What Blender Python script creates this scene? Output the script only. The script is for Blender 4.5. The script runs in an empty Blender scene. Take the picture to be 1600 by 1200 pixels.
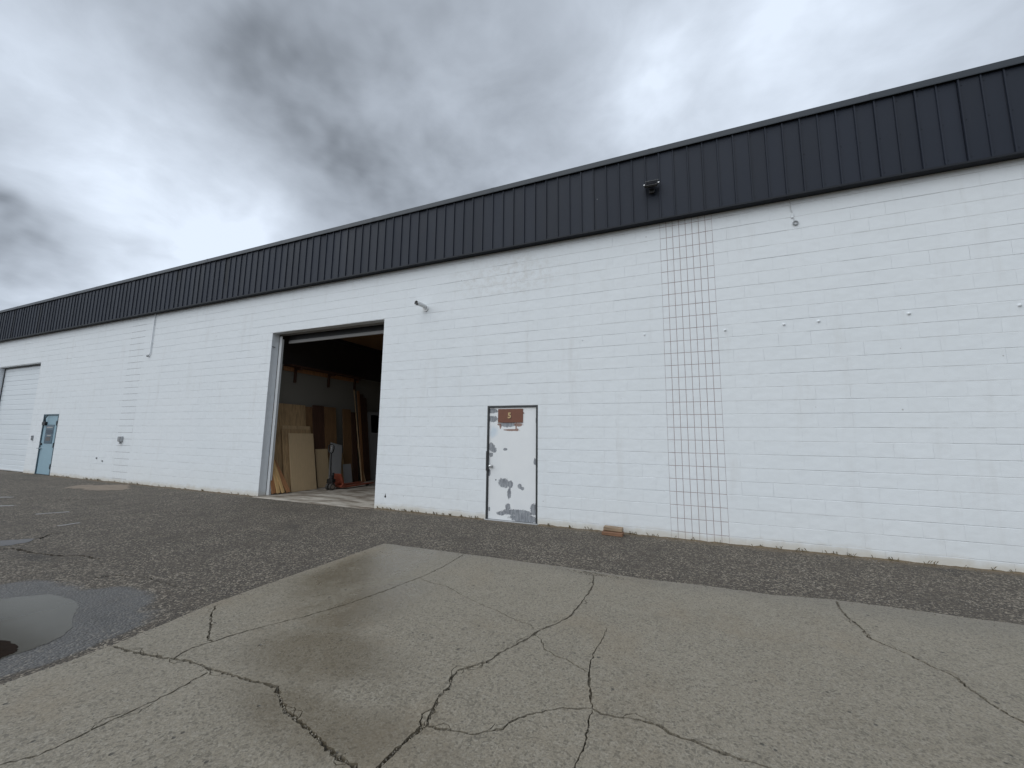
import bpy, math, random
from mathutils import Vector, Matrix, Euler, noise as mnoise
from mathutils.geometry import delaunay_2d_cdt

random.seed(7)
SC = bpy.context.scene
COL = SC.collection
RAD = math.radians

# ------------------------------------------------------------------ camera
CAM = Vector((0.1803, -7.0341, 1.5605))
YAW, PITCH, ROLL = 0.39507, 0.12998, 0.012135
FWD = Vector((-math.sin(YAW)*math.cos(PITCH), math.cos(YAW)*math.cos(PITCH), math.sin(PITCH)))
RT0 = Vector((math.cos(YAW), math.sin(YAW), 0))
UP0 = RT0.cross(FWD)
RT = math.cos(ROLL)*RT0 + math.sin(ROLL)*UP0
UPV = -math.sin(ROLL)*RT0 + math.cos(ROLL)*UP0
cd = bpy.data.cameras.new('camera')
cd.sensor_width = 36; cd.sensor_fit = 'HORIZONTAL'
cd.lens = 36*625.4/1600
cd.clip_start = 0.05; cd.clip_end = 2000
cam = bpy.data.objects.new('camera', cd); COL.objects.link(cam)
m = Matrix((RT, UPV, -FWD)).transposed().to_4x4(); m.translation = CAM
cam.matrix_world = m
SC.camera = cam

# ------------------------------------------------------------------ node helper
class NT:
    def __init__(s, tree): s.t = tree
    def n(s, typ, **kw):
        nd = s.t.nodes.new(typ)
        for k, v in kw.items(): setattr(nd, k, v)
        return nd
    def set(s, sock, v):
        if isinstance(v, bpy.types.NodeSocket): s.t.links.new(v, sock)
        elif v is not None: sock.default_value = v
    def m(s, op, a, b=None, c=None, clamp=False):
        nd = s.n('ShaderNodeMath', operation=op); nd.use_clamp = clamp
        s.set(nd.inputs[0], a); s.set(nd.inputs[1], b); s.set(nd.inputs[2], c)
        return nd.outputs[0]
    def v(s, op, a, b=None, c=None):
        nd = s.n('ShaderNodeVectorMath', operation=op)
        s.set(nd.inputs[0], a)
        if op == 'SCALE': s.set(nd.inputs['Scale'], b)
        else: s.set(nd.inputs[1], b)
        if c is not None: s.set(nd.inputs[2], c)
        return nd.outputs['Value'] if op in ('DOT_PRODUCT', 'LENGTH', 'DISTANCE') else nd.outputs[0]
    def noise(s, vec, scale, detail=4, rough=0.55, col=False):
        nd = s.n('ShaderNodeTexNoise'); s.set(nd.inputs['Vector'], vec)
        nd.inputs['Scale'].default_value = scale; nd.inputs['Detail'].default_value = detail
        nd.inputs['Roughness'].default_value = rough
        return nd.outputs['Color' if col else 'Fac']
    def voro(s, vec, scale, feature='F1'):
        nd = s.n('ShaderNodeTexVoronoi', feature=feature); s.set(nd.inputs['Vector'], vec)
        nd.inputs['Scale'].default_value = scale
        return nd
    def mix(s, f, a, b, mode='MIX'):
        nd = s.n('ShaderNodeMix', data_type='RGBA', blend_type=mode)
        s.set(nd.inputs['Factor'], f)
        for k, val in ((6, a), (7, b)):
            if isinstance(val, (tuple, list)): val = (*val[:3], 1)
            s.set(nd.inputs[k], val)
        return nd.outputs[2]
    def ramp(s, f, lo, hi, a=0.0, b=1.0):
        nd = s.n('ShaderNodeMapRange'); nd.clamp = True; nd.interpolation_type = 'SMOOTHSTEP'
        s.set(nd.inputs[0], f)
        nd.inputs[1].default_value = lo; nd.inputs[2].default_value = hi
        nd.inputs[3].default_value = a; nd.inputs[4].default_value = b
        return nd.outputs[0]
    def pos(s): return s.n('ShaderNodeNewGeometry').outputs['Position']
    def sep(s, v):
        nd = s.n('ShaderNodeSeparateXYZ'); s.set(nd.inputs[0], v); return nd.outputs
    def comb(s, x, y, z):
        nd = s.n('ShaderNodeCombineXYZ')
        for i, q in enumerate((x, y, z)): s.set(nd.inputs[i], q)
        return nd.outputs[0]
    def bump(s, h, strength=0.5, dist=0.01, normal=None):
        nd = s.n('ShaderNodeBump'); s.set(nd.inputs['Height'], h)
        nd.inputs['Strength'].default_value = strength; nd.inputs['Distance'].default_value = dist
        if normal is not None: s.set(nd.inputs['Normal'], normal)
        return nd.outputs[0]

# ------------------------------------------------------------------ world: overcast sky
SUN_DIR = Vector((-0.34, -0.62, 0.71)).normalized()
W = bpy.data.worlds.new('World'); SC.world = W; W.use_nodes = True
w = NT(W.node_tree); W.node_tree.nodes.clear()
sky = w.n('ShaderNodeTexSky', sky_type='NISHITA'); sky.sun_disc = False
sky.sun_elevation = math.asin(SUN_DIR.z); sky.sun_rotation = math.atan2(SUN_DIR.x, SUN_DIR.y)
d = w.v('NORMALIZE', w.n('ShaderNodeTexCoord').outputs['Generated'])
sx, sy, sz = w.sep(d)
den = w.m('ADD', w.m('MAXIMUM', sz, 0.0), 0.22)
pl = w.comb(w.m('DIVIDE', sx, den), w.m('DIVIDE', sy, den), 0.0)         # flat cloud deck seen in perspective
wc = w.noise(pl, 1.6, 3, 0.5, col=True)
plw = w.v('ADD', pl, w.v('SCALE', w.v('SUBTRACT', wc, (0.5, 0.5, 0.5)), 0.7))
n1 = w.noise(plw, 1.1, 5, 0.5)
n2 = w.noise(w.v('ADD', pl, w.v('SCALE', wc, 0.35)), 3.2, 6, 0.60)
wv = w.noise(d, 3.2, 4, 0.55, col=True)
dw = w.v('ADD', d, w.v('SCALE', w.v('SUBTRACT', wv, (0.5, 0.5, 0.5)), 0.11))
val = w.m('ADD', 0.74, w.m('MULTIPLY', w.m('SUBTRACT', n1, 0.5), 0.34))
val = w.m('ADD', val, w.m('MULTIPLY', w.m('SUBTRACT', n2, 0.5), 0.27))
CLOUDS = [((-.685, .397, .610), -.075, 45), ((-.620, .538, .571), -.07, 50), ((-.545, .660, .515), -.08, 55),
          ((-.749, .308, .587), -.06, 40), ((-.511, .480, .713), -.05, 20), ((-.837, .322, .441), .12, 50),
          ((-.833, .425, .353), .19, 40), ((-.921, .297, .253), .06, 60), ((-.912, .250, .326), -.20, 110),
          ((.05, .72, .69), .15, 40), ((.152, .789, .595), .08, 40), ((.290, .728, .620), -.05, 50),
          ((-.341, .663, .667), -.05, 50), ((.42, .69, .59), .04, 50)]
for c, amp, k in CLOUDS:
    e = w.m('EXPONENT', w.m('MULTIPLY', w.m('SUBTRACT', w.v('DOT_PRODUCT', dw, Vector(c).normalized()[:]), 1.0), float(k)))
    val = w.m('MULTIPLY_ADD', e, amp, val)
val = w.m('MINIMUM', w.m('MAXIMUM', val, 0.46), 0.92)
lum = w.m('POWER', val, 2.2)
ccol = w.v('SCALE', w.v('MULTIPLY', w.comb(lum, lum, lum), (0.89, 0.99, 1.13)), 9.3)
mixc = w.mix(0.06, ccol, sky.outputs[0])
W.cycles.sampling_method = 'NONE'
bg = w.n('ShaderNodeBackground'); w.set(bg.inputs[0], mixc); bg.inputs[1].default_value = 0.1
out = w.n('ShaderNodeOutputWorld'); w.t.links.new(bg.outputs[0], out.inputs[0])

# ------------------------------------------------------------------ sun (veiled) and exposure
sl = bpy.data.lights.new('sun', 'SUN'); sl.energy = 1.5; sl.angle = RAD(80); sl.color = (0.97, 1.0, 1.0)
so = bpy.data.objects.new('sun', sl); COL.objects.link(so)
so.rotation_euler = (-SUN_DIR).to_track_quat('-Z', 'Y').to_euler()
so.location = (-8, -20, 20)
SC.view_settings.view_transform = 'Standard'; SC.view_settings.look = 'None'
SC.view_settings.exposure = 0.28; SC.view_settings.gamma = 1.0
SC.view_settings.use_curve_mapping = False
SC.cycles.max_bounces = 6; SC.cycles.diffuse_bounces = 3; SC.cycles.glossy_bounces = 3
SC.cycles.caustics_reflective = False; SC.cycles.caustics_refractive = False

# ------------------------------------------------------------------ mesh helpers
def obj(name, me, mat=None, parent=None, loc=None, rot=None):
    o = bpy.data.objects.new(name, me); COL.objects.link(o)
    if mat is not None and not me.materials: me.materials.append(mat)
    if parent is not None: o.parent = parent
    if loc is not None: o.location = loc
    if rot is not None: o.rotation_euler = rot
    return o
def tag(o, label=None, cat=None, group=None, kind=None):
    if label: o['label'] = label
    if cat: o['category'] = cat
    if group: o['group'] = group
    if kind: o['kind'] = kind
    return o
def empty(name, loc=(0, 0, 0), rz=0):
    o = bpy.data.objects.new(name, None); COL.objects.link(o); o.location = loc
    o.rotation_euler = (0, 0, rz); o.empty_display_size = 0.1
    return o
class MB:
    def __init__(s): s.v = []; s.f = []; s.sm = []
    def add(s, vs, fs, M=None, smooth=False):
        b = len(s.v)
        for p in vs:
            p = Vector(p)
            s.v.append(tuple(M @ p if M is not None else p))
        for f in fs: s.f.append([b+i for i in f]); s.sm.append(smooth)
        return s
    def box(s, x0, x1, y0, y1, z0, z1, M=None, bev=0.0):
        if bev <= 0:
            vs = [(x, y, z) for z in (z0, z1) for y in (y0, y1) for x in (x0, x1)]
            fs = [(0, 2, 3, 1), (4, 5, 7, 6), (0, 1, 5, 4), (2, 6, 7, 3), (0, 4, 6, 2), (1, 3, 7, 5)]
            return s.add(vs, fs, M)
        # chamfered box: 24 vertices
        b = bev; vs = []; idx = {}
        for iz, z in enumerate((z0, z1)):
            for iy, y in enumerate((y0, y1)):
                for ix, x in enumerate((x0, x1)):
                    dx = b if ix == 0 else -b; dy = b if iy == 0 else -b; dz = b if iz == 0 else -b
                    for a, p in (('x', (x, y+dy, z+dz)), ('y', (x+dx, y, z+dz)), ('z', (x+dx, y+dy, z))):
                        idx[(a, ix, iy, iz)] = len(vs); vs.append(p)
        I = idx; fs = []
        for k in (0, 1):
            q = [I[('x', k, 0, 0)], I[('x', k, 1, 0)], I[('x', k, 1, 1)], I[('x', k, 0, 1)]]; fs.append(q if k else q[::-1])
            q = [I[('y', 0, k, 0)], I[('y', 0, k, 1)], I[('y', 1, k, 1)], I[('y', 1, k, 0)]]; fs.append(q if k else q[::-1])
            q = [I[('z', 0, 0, k)], I[('z', 1, 0, k)], I[('z', 1, 1, k)], I[('z', 0, 1, k)]]; fs.append(q if k else q[::-1])
        for i in (0, 1):
            for j in (0, 1):
                q = [I[('x', i, j, 0)], I[('x', i, j, 1)], I[('y', i, j, 1)], I[('y', i, j, 0)]]; fs.append(q if i != j else q[::-1])
                q = [I[('x', i, 0, j)], I[('z', i, 0, j)], I[('z', i, 1, j)], I[('x', i, 1, j)]]; fs.append(q if i != j else q[::-1])
                q = [I[('y', 0, i, j)], I[('y', 1, i, j)], I[('z', 1, i, j)], I[('z', 0, i, j)]]; fs.append(q if i != j else q[::-1])
        for i in (0, 1):
            for j in (0, 1):
                for k in (0, 1):
                    q = [I[('x', i, j, k)], I[('y', i, j, k)], I[('z', i, j, k)]]; fs.append(q if (i+j+k) % 2 else q[::-1])
        return s.add(vs, fs, M)
    def cyl(s, p0, p1, r0, r1=None, n=16, caps=True, smooth=True):
        r1 = r0 if r1 is None else r1
        p0, p1 = Vector(p0), Vector(p1); ax = (p1-p0).normalized()
        a = ax.orthogonal().normalized(); b = ax.cross(a)
        vs = []
        for p, r in ((p0, r0), (p1, r1)):
            for i in range(n):
                t = 2*math.pi*i/n; vs.append(p + r*(math.cos(t)*a + math.sin(t)*b))
        fs = [(i, (i+1) % n, n+(i+1) % n, n+i) for i in range(n)]
        s.add(vs, fs, smooth=smooth)
        if caps: s.add(vs, [tuple(range(n))[::-1], tuple(range(n, 2*n))])
        return s
    def tube(s, pts, r, n=10):
        for a, b in zip(pts, pts[1:]): s.cyl(a, b, r, n=n)
        for p in pts[1:-1]: s.ball(p, r, 8, 5)
        return s
    def ball(s, c, r, n=12, m=7, sc=(1, 1, 1)):
        c = Vector(c); vs = []; fs = []
        for j in range(m+1):
            ph = math.pi*j/m
            for i in range(n):
                t = 2*math.pi*i/n
                vs.append(c + Vector((r*sc[0]*math.sin(ph)*math.cos(t), r*sc[1]*math.sin(ph)*math.sin(t), r*sc[2]*math.cos(ph))))
        for j in range(m):
            for i in range(n):
                fs.append((j*n+i, (j+1)*n+i, (j+1)*n+(i+1) % n, j*n+(i+1) % n))
        return s.add(vs, fs, smooth=True)
    def prism(s, poly, axis, a, b, M=None):
        n = len(poly); vs = []
        for t in (a, b):
            for u, v in poly: vs.append({'x': (t, u, v), 'y': (u, t, v), 'z': (u, v, t)}[axis])
        fs = [(i, (i+1) % n, n+(i+1) % n, n+i) for i in range(n)] + [tuple(range(n))[::-1], tuple(range(n, 2*n))]
        return s.add(vs, fs, M)
    def mesh(s, name):
        me = bpy.data.meshes.new(name); me.from_pydata(s.v, [], s.f)
        me.polygons.foreach_set('use_smooth', s.sm); me.update()
        return me
    def fix(s, name):
        import bmesh
        me = s.mesh(name); bm = bmesh.new(); bm.from_mesh(me)
        bmesh.ops.recalc_face_normals(bm, faces=bm.faces); bm.to_mesh(me); bm.free()
        return me
    def build(s, name, mat, parent=None, loc=None, rot=None):
        return obj(name, s.fix(name), mat, parent, loc, rot)

# ------------------------------------------------------------------ materials
def new_mat(name):
    mt = bpy.data.materials.new(name); mt.use_nodes = True
    t = NT(mt.node_tree); b = mt.node_tree.nodes['Principled BSDF']
    return mt, t, b
def simple(name, col, rough=0.6, metal=0.0, var=0.12, scale=14.0, bump=0.0, bscale=120.0, spec=0.5):
    mt, t, b = new_mat(name); p = t.pos()
    n = t.noise(p, scale, 5, 0.6)
    dark = tuple(c*(1-var) for c in col); lite = tuple(min(1, c*(1+var)) for c in col)
    t.set(b.inputs['Base Color'], t.mix(n, dark, lite))
    t.set(b.inputs['Roughness'], t.m('ADD', rough-0.06, t.m('MULTIPLY', n, 0.12)))
    b.inputs['Metallic'].default_value = metal
    b.inputs['Specular IOR Level'].default_value = spec
    if bump > 0: t.set(b.inputs['Normal'], t.bump(t.noise(p, bscale, 3), bump, 0.003))
    return mt

def mat_wall():
    mt, t, b = new_mat('painted_block'); p = t.pos(); x, y, z = t.sep(p)
    big = t.noise(p, 0.55, 5, 0.6)
    st = t.noise(t.v('MULTIPLY', p, (2.2, 1, 0.35)), 1.6, 4, 0.65)
    row = t.m('FLOOR', t.m('DIVIDE', t.m('SUBTRACT', z, 0.112), 0.2032))
    colm = t.m('FLOOR', t.m('ADD', t.m('DIVIDE', x, 0.4064), t.m('MULTIPLY', row, 0.5)))
    wn = t.n('ShaderNodeTexWhiteNoise', noise_dimensions='2D'); t.set(wn.inputs['Vector'], t.comb(colm, row, 0.0))
    c = t.mix(big, (0.725, 0.76, 0.785), (0.785, 0.81, 0.83))
    c = t.mix(t.m('MULTIPLY', wn.outputs[0], 0.06), c, (0.60, 0.62, 0.62))
    c = t.mix(t.ramp(st, 0.52, 0.78, 0, 0.34), c, (0.60, 0.60, 0.59))
    # old brown run-off stain under the eave
    dx = t.m('DIVIDE', t.m('SUBTRACT', x, -2.9), 1.5); dz = t.m('DIVIDE', t.m('SUBTRACT', z, 4.75), 0.55)
    e = t.m('ADD', t.m('MULTIPLY', dx, dx), t.m('MULTIPLY', dz, dz))
    sm = t.m('MULTIPLY', t.ramp(t.m('ADD', e, t.m('MULTIPLY', t.noise(p, 2.5, 3, 0.7), 1.6)), 0.7, 1.9, 1, 0), t.ramp(t.noise(p, 9, 3, 0.7), 0.42, 0.62))
    c = t.mix(t.m('MULTIPLY', sm, 0.30), c, (0.50, 0.47, 0.43))
    # splash-back soil at the foot of the wall
    h = t.m('ADD', z, t.m('MULTIPLY', t.m('SUBTRACT', t.noise(p, 3.2, 5, 0.65), 0.5), 0.22))
    c = t.mix(t.ramp(h, 0.02, 0.16, 0.62, 0), c, (0.50, 0.44, 0.34))
    c = t.mix(t.ramp(h, 0.1, 0.9, 0.16, 0), c, (0.66, 0.645, 0.60))
    # small dings
    vd = t.voro(p, 2.3); ding = t.ramp(vd.outputs['Distance'], 0.018, 0.032, 0.65, 0)
    c = t.mix(ding, c, (0.36, 0.35, 0.33))
    t.set(b.inputs['Base Color'], c)
    b.inputs['Roughness'].default_value = 0.62; b.inputs['Specular IOR Level'].default_value = 0.3
    pores = t.noise(p, 95, 2, 0.7); und = t.noise(p, 7, 1)
    t.set(b.inputs['Normal'], t.bump(und, 0.30, 0.02, t.bump(pores, 0.5, 0.005)))
    return mt
def mat_mortar():
    mt, t, b = new_mat('painted_mortar'); p = t.pos()
    n = t.noise(p, 3.0, 5, 0.65)
    t.set(b.inputs['Base Color'], t.mix(t.ramp(n, 0.35, 0.7), (0.72, 0.74, 0.755), (0.52, 0.53, 0.535)))
    b.inputs['Roughness'].default_value = 0.8
    return mt
def mat_rawmortar():
    mt, t, b = new_mat('bare_mortar'); p = t.pos()
    n = t.noise(p, 5.0, 5, 0.65)
    t.set(b.inputs['Base Color'], t.mix(n, (0.25, 0.19, 0.185), (0.40, 0.325, 0.32)))
    b.inputs['Roughness'].default_value = 0.9
    return mt
def mat_metal_dark(name, col, rough):
    mt, t, b = new_mat(name); p = t.pos()
    n = t.noise(t.v('MULTIPLY', p, (1, 1, 0.25)), 2.2, 6, 0.62)
    fine = t.noise(t.v('MULTIPLY', p, (1, 1, 0.03)), 110, 2)
    c = t.mix(n, tuple(k*0.8 for k in col), tuple(k*1.25 for k in col))
    c = t.mix(t.ramp(t.noise(t.v('MULTIPLY', p, (3, 1, 0.4)), 2.0, 4, 0.7), 0.6, 0.85, 0, 0.08), c, (0.14, 0.14, 0.14))
    c = t.mix(t.m('MULTIPLY', t.n('ShaderNodeObjectInfo').outputs['Random'], 0.22), c, tuple(k*2.0 for k in col))
    t.set(b.inputs['Base Color'], c)
    t.set(b.inputs['Roughness'], t.m('ADD', rough, t.m('MULTIPLY', t.m('SUBTRACT', n, 0.5), 0.25)))
    t.set(b.inputs['Normal'], t.bump(fine, 0.12, 0.002, t.bump(t.noise(p, 3.0, 2), 0.25, 0.01)))
    b.inputs['Specular IOR Level'].default_value = 0.25
    return mt
def blob_mask(t, p2, blobs, nz, amt):
    """union of ragged ellipses; p2 = (x, z) sockets"""
    x, z = p2; acc = None
    for cx, cz, rx, rz in blobs:
        a = t.m('DIVIDE', t.m('SUBTRACT', x, cx), rx); c = t.m('DIVIDE', t.m('SUBTRACT', z, cz), rz)
        e = t.m('SQRT', t.m('ADD', t.m('MULTIPLY', a, a), t.m('MULTIPLY', c, c)))
        acc = e if acc is None else t.m('MINIMUM', acc, e)
    return t.m('ADD', acc, t.m('MULTIPLY', t.m('SUBTRACT', nz, 0.5), amt))

def mat_asphalt():
    mt, t, b = new_mat('old_asphalt'); p = t.pos(); x, y, z = t.sep(p)
    pn = t.v('ADD', p, t.v('SCALE', t.noise(p, 40, 2, col=True), 0.012))
    v1 = t.voro(pn, 54); v2 = t.voro(pn, 100)
    r1 = t.sep(v1.outputs['Color'])[0]; r2 = t.sep(v2.outputs['Color'])[1]
    big = t.noise(p, 0.5, 6, 0.6); med = t.noise(p, 3.0, 5, 0.65)
    base = t.mix(big, (0.055, 0.045, 0.035), (0.094, 0.077, 0.059))
    base = t.mix(t.ramp(med, 0.4, 0.75, 0, 0.5), base, (0.100, 0.079, 0.058))
    chip = t.mix(r2, (0.12, 0.101, 0.08), (0.33, 0.287, 0.225))
    c = t.mix(t.m('MULTIPLY', t.ramp(r1, 0.60, 0.80, 0, 0.95), t.ramp(t.noise(p, 1.7, 4, 0.6), 0.3, 0.62, 0.35, 1.0)), base, chip)
    c = t.mix(t.ramp(r2, 0.05, 0.42, 0.85, 0), c, (0.016, 0.015, 0.014))
    # dark binder-rich repair and damp ground round the puddle
    nz = t.noise(p, 1.3, 6, 0.62)
    dm = blob_mask(t, (x, y), [(-4.75, -5.05, .80, 0.52), (-4.15, -5.35, .35, .7), (-5.6, -5.3, .85, .62)], nz, 0.9)
    damp = t.m('MULTIPLY', t.ramp(dm, 0.82, 1.02, 1, 0), t.ramp(med, 0.15, 0.6, 0.7, 1))
    smooth = t.mix(t.noise(p, 30, 4, 0.7), (0.040, 0.040, 0.041), (0.100, 0.099, 0.098))
    c = t.mix(t.m('MULTIPLY', damp, 0.72), c, smooth)
    # old oil drips, sealed seams
    oil = t.ramp(t.noise(t.v('MULTIPLY', p, (0.5, 1.4, 1)), 0.9, 6, 0.68), 0.58, 0.74, 0, 0.6)
    c = t.mix(oil, c, (0.024, 0.022, 0.02))
    # sandy soil washed out from the wall
    soil = t.m('ADD', y, t.m('MULTIPLY', t.m('SUBTRACT', t.noise(p, 2.4, 6, 0.7), 0.5), 0.55))
    c = t.mix(t.ramp(soil, -0.24, -0.04, 0, 0.6), c, (0.16, 0.125, 0.085))
    t.set(b.inputs['Base Color'], c)
    t.set(b.inputs['Roughness'], t.m('SUBTRACT', 0.88, t.m('MULTIPLY', damp, 0.42)))
    hgt = t.m('ADD', t.m('MULTIPLY', v1.outputs['Distance'], -1.0), t.m('MULTIPLY', r1, 0.5))
    nb = t.bump(hgt, 0.75, 0.010); nb = t.bump(t.noise(p, 1.2, 4), 0.25, 0.05, nb)
    t.set(b.inputs['Normal'], nb)
    return mt
def mat_concrete():
    mt, t, b = new_mat('worn_concrete'); p = t.pos(); x, y, z = t.sep(p)
    pn = t.v('ADD', p, t.v('SCALE', t.noise(p, 60, 2, col=True), 0.010))
    v1 = t.voro(pn, 78); r1 = t.sep(v1.outputs['Color'])[0]
    big = t.noise(p, 0.45, 6, 0.6); med = t.noise(p, 2.6, 6, 0.65); fine = t.noise(p, 100, 4, 0.78)
    c = t.mix(big, (0.220, 0.190, 0.140), (0.280, 0.246, 0.190))
    c = t.mix(t.ramp(med, 0.42, 0.72, 0, 0.45), c, (0.185, 0.160, 0.118))
    c = t.mix(t.ramp(r1, 0.55, 0.95, 0, 0.5), c, (0.33, 0.30, 0.245))
    c = t.mix(t.ramp(r1, 0.0, 0.30, 0.60, 0), c, (0.075, 0.066, 0.050))
    c = t.mix(t.ramp(fine, 0.34, 0.58, 0.55, 0), c, (0.06, 0.053, 0.042))
    rust = t.ramp(t.noise(t.v('ADD', p, (7.3, 2.1, 0)), 0.8, 5, 0.65), 0.5, 0.72, 0, 0.35)
    c = t.mix(rust, c, (0.20, 0.150, 0.092))
    nz = t.noise(t.v('MULTIPLY', p, (1, 0.6, 1)), 1.9, 6, 0.68)
    wm = blob_mask(t, (x, y), [(-3.15, -3.0, .70, 1.25), (-2.2, -4.7, .75, .40), (-1.75, -5.2, .8, .25), (-2.6, -3.8, .55, .8)], nz, 1.5)
    wet = t.m('MULTIPLY', t.ramp(wm, 0.35, 1.25, 1, 0), t.ramp(med, 0.2, 0.55, 0.55, 1.0))
    c = t.mix(t.m('MULTIPLY', wet, 0.50), c, (0.100, 0.075, 0.042))
    # grime along the joint with the asphalt
    gl = t.ramp(t.m('ADD', t.m('ABSOLUTE', t.m('ADD', y, 2.05)), t.m('MULTIPLY', t.m('SUBTRACT', nz, 0.5), 0.4)), 0.02, 0.45, 0.30, 0)
    c = t.mix(gl, c, (0.115, 0.108, 0.095))
    # popped-out pits
    vp = t.voro(p, 4.2); pit = t.ramp(vp.outputs['Distance'], 0.035, 0.06, 1, 0)
    vq = t.voro(p, 11.0); pit2 = t.m('MULTIPLY', t.ramp(vq.outputs['Distance'], 0.07, 0.12, 1, 0), t.ramp(med, 0.5, 0.6))
    pit = t.m('MAXIMUM', pit, pit2)
    c = t.mix(t.m('MULTIPLY', pit, 0.8), c, (0.04, 0.037, 0.03))
    t.set(b.inputs['Base Color'], c)
    t.set(b.inputs['Roughness'], t.m('SUBTRACT', 0.60, t.m('MULTIPLY', wet, 0.42)))
    h = t.m('ADD', t.m('MULTIPLY', r1, 0.5), t.m('MULTIPLY', fine, 0.6)); h = t.m('SUBTRACT', h, t.m('MULTIPLY', pit, 2.0))
    nb = t.bump(h, 0.8, 0.006); nb = t.bump(med, 0.2, 0.03, nb)
    t.set(b.inputs['Normal'], nb)
    return mt
def mat_floor():
    mt, t, b = new_mat('shop_floor'); p = t.pos()
    n = t.noise(t.v('MULTIPLY', p, (1.0, 3.2, 1)), 1.3, 6, 0.62)
    c = t.mix(t.ramp(n, 0.3, 0.68), (0.13, 0.10, 0.072), (0.50, 0.46, 0.40))
    c = t.mix(t.ramp(t.noise(p, 5, 5, 0.7), 0.5, 0.75, 0, 0.5), c, (0.20, 0.165, 0.12))
    t.set(b.inputs['Base Color'], c); b.inputs['Roughness'].default_value = 0.7
    t.set(b.inputs['Normal'], t.bump(t.noise(p, 60, 3), 0.2, 0.003))
    return mt
def mat_wood(name, col, grain=0.35, axis=(14, 14, 1.2)):
    mt, t, b = new_mat(name); tc = t.n('ShaderNodeTexCoord').outputs['Object']
    g = t.noise(t.v('MULTIPLY', tc, axis), 3.0, 5, 0.6)
    c = t.mix(t.ramp(g, 0.3, 0.7), tuple(k*(1-grain) for k in col), tuple(min(1, k*(1+grain*0.5)) for k in col))
    c = t.mix(t.ramp(t.noise(tc, 2.5, 5, 0.7), 0.5, 0.8, 0, 0.35), c, tuple(k*0.55 for k in col))
    t.set(b.inputs['Base Color'], c); b.inputs['Roughness'].default_value = 0.65
    return mt
def mat_door():
    mt, t, b = new_mat('peeling_door_paint'); p = t.pos(); x, y, z = t.sep(p)
    def cv(zx, zy, rx, ry): return (-3.26+(zx-165)*.00251, 2.135-(zy-130)*.00226, rx*.00251, ry*.00226)
    B = [cv(*q) for q in [(205, 170, 42, 20), (212, 240, 38, 26), (335, 285, 66, 22), (198, 478, 30, 34), (226, 500, 18, 22),
         (198, 542, 16, 18), (315, 493, 16, 11), (306, 770, 44, 38), (358, 778, 24, 30), (352, 850, 15, 46),
         (436, 790, 15, 20), (456, 805, 14, 16), (185, 692, 12, 28), (545, 965, 26, 44), (342, 965, 20, 34),
         (420, 1000, 120, 26), (285, 1016, 32, 16), (470, 1040, 110, 34), (240, 748, 6, 6), (552, 585, 10, 26), (190, 990, 7, 18)]]
    nz = t.noise(p, 30, 6, 0.78)
    em = blob_mask(t, (x, z), B, nz, 1.7)
    peel = t.ramp(em, 0.97, 1.03, 1, 0)
    paint = t.mix(t.noise(p, 2.5, 5, 0.6), (0.70, 0.72, 0.74), (0.82, 0.825, 0.82))
    bl = blob_mask(t, (x, z), [cv(215, 350, 40, 60)], t.noise(p, 9, 5), 1.2)
    paint = t.mix(t.ramp(bl, 0.3, 1.2, 0.45, 0), paint, (0.42, 0.55, 0.68))
    prim = t.mix(t.ramp(t.noise(t.v('MULTIPLY', p, (3, 1, 0.6)), 12, 5, 0.7), 0.38, 0.66), (0.185, 0.195, 0.215), (0.34, 0.355, 0.375))
    c = t.mix(peel, paint, prim)
    rim = t.m('MULTIPLY', t.ramp(em, 0.97, 1.0, 0, 1), t.ramp(em, 1.03, 1.08, 1, 0))
    c = t.mix(t.m('MULTIPLY', rim, 0.3), c, (0.35, 0.34, 0.33))
    # rusty runs under the sign
    R = [cv(*q) for q in [(402, 300, 6, 34), (362, 332, 62, 8), (405, 330, 18, 11), (272, 300, 8, 22), (262, 285, 14, 10), (420, 288, 34, 14)]]
    rm = blob_mask(t, (x, z), R, t.noise(p, 40, 4, 0.7), 1.0)
    c = t.mix(t.ramp(rm, 0.9, 1.15, 0.85, 0), c, (0.20, 0.085, 0.045))
    t.set(b.inputs['Base Color'], c)
    t.set(b.inputs['Roughness'], t.m('ADD', 0.45, t.m('MULTIPLY', peel, 0.2)))
    t.set(b.inputs['Normal'], t.bump(peel, 0.6, -0.003, t.bump(t.noise(p, 5, 3), 0.2, 0.01)))
    return mt
def mat_water():
    mt, t, b = new_mat('puddle_water'); p = t.pos()
    n = t.noise(p, 2.5, 4)
    t.set(b.inputs['Base Color'], t.mix(n, (0.066, 0.062, 0.052), (0.090, 0.085, 0.072)))
    b.inputs['Roughness'].default_value = 0.12; b.inputs['IOR'].default_value = 1.33; b.inputs['Specular IOR Level'].default_value = 0.35
    t.set(b.inputs['Normal'], t.bump(t.noise(p, 9, 2), 0.02, 0.01))
    return mt
def mat_stones(name, a, b2):
    mt, t, b = new_mat(name); p = t.pos(); v = t.voro(p, 38)
    t.set(b.inputs['Base Color'], t.mix(t.sep(v.outputs['Color'])[0], a, b2)); b.inputs['Roughness'].default_value = 0.85
    return mt

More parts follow.
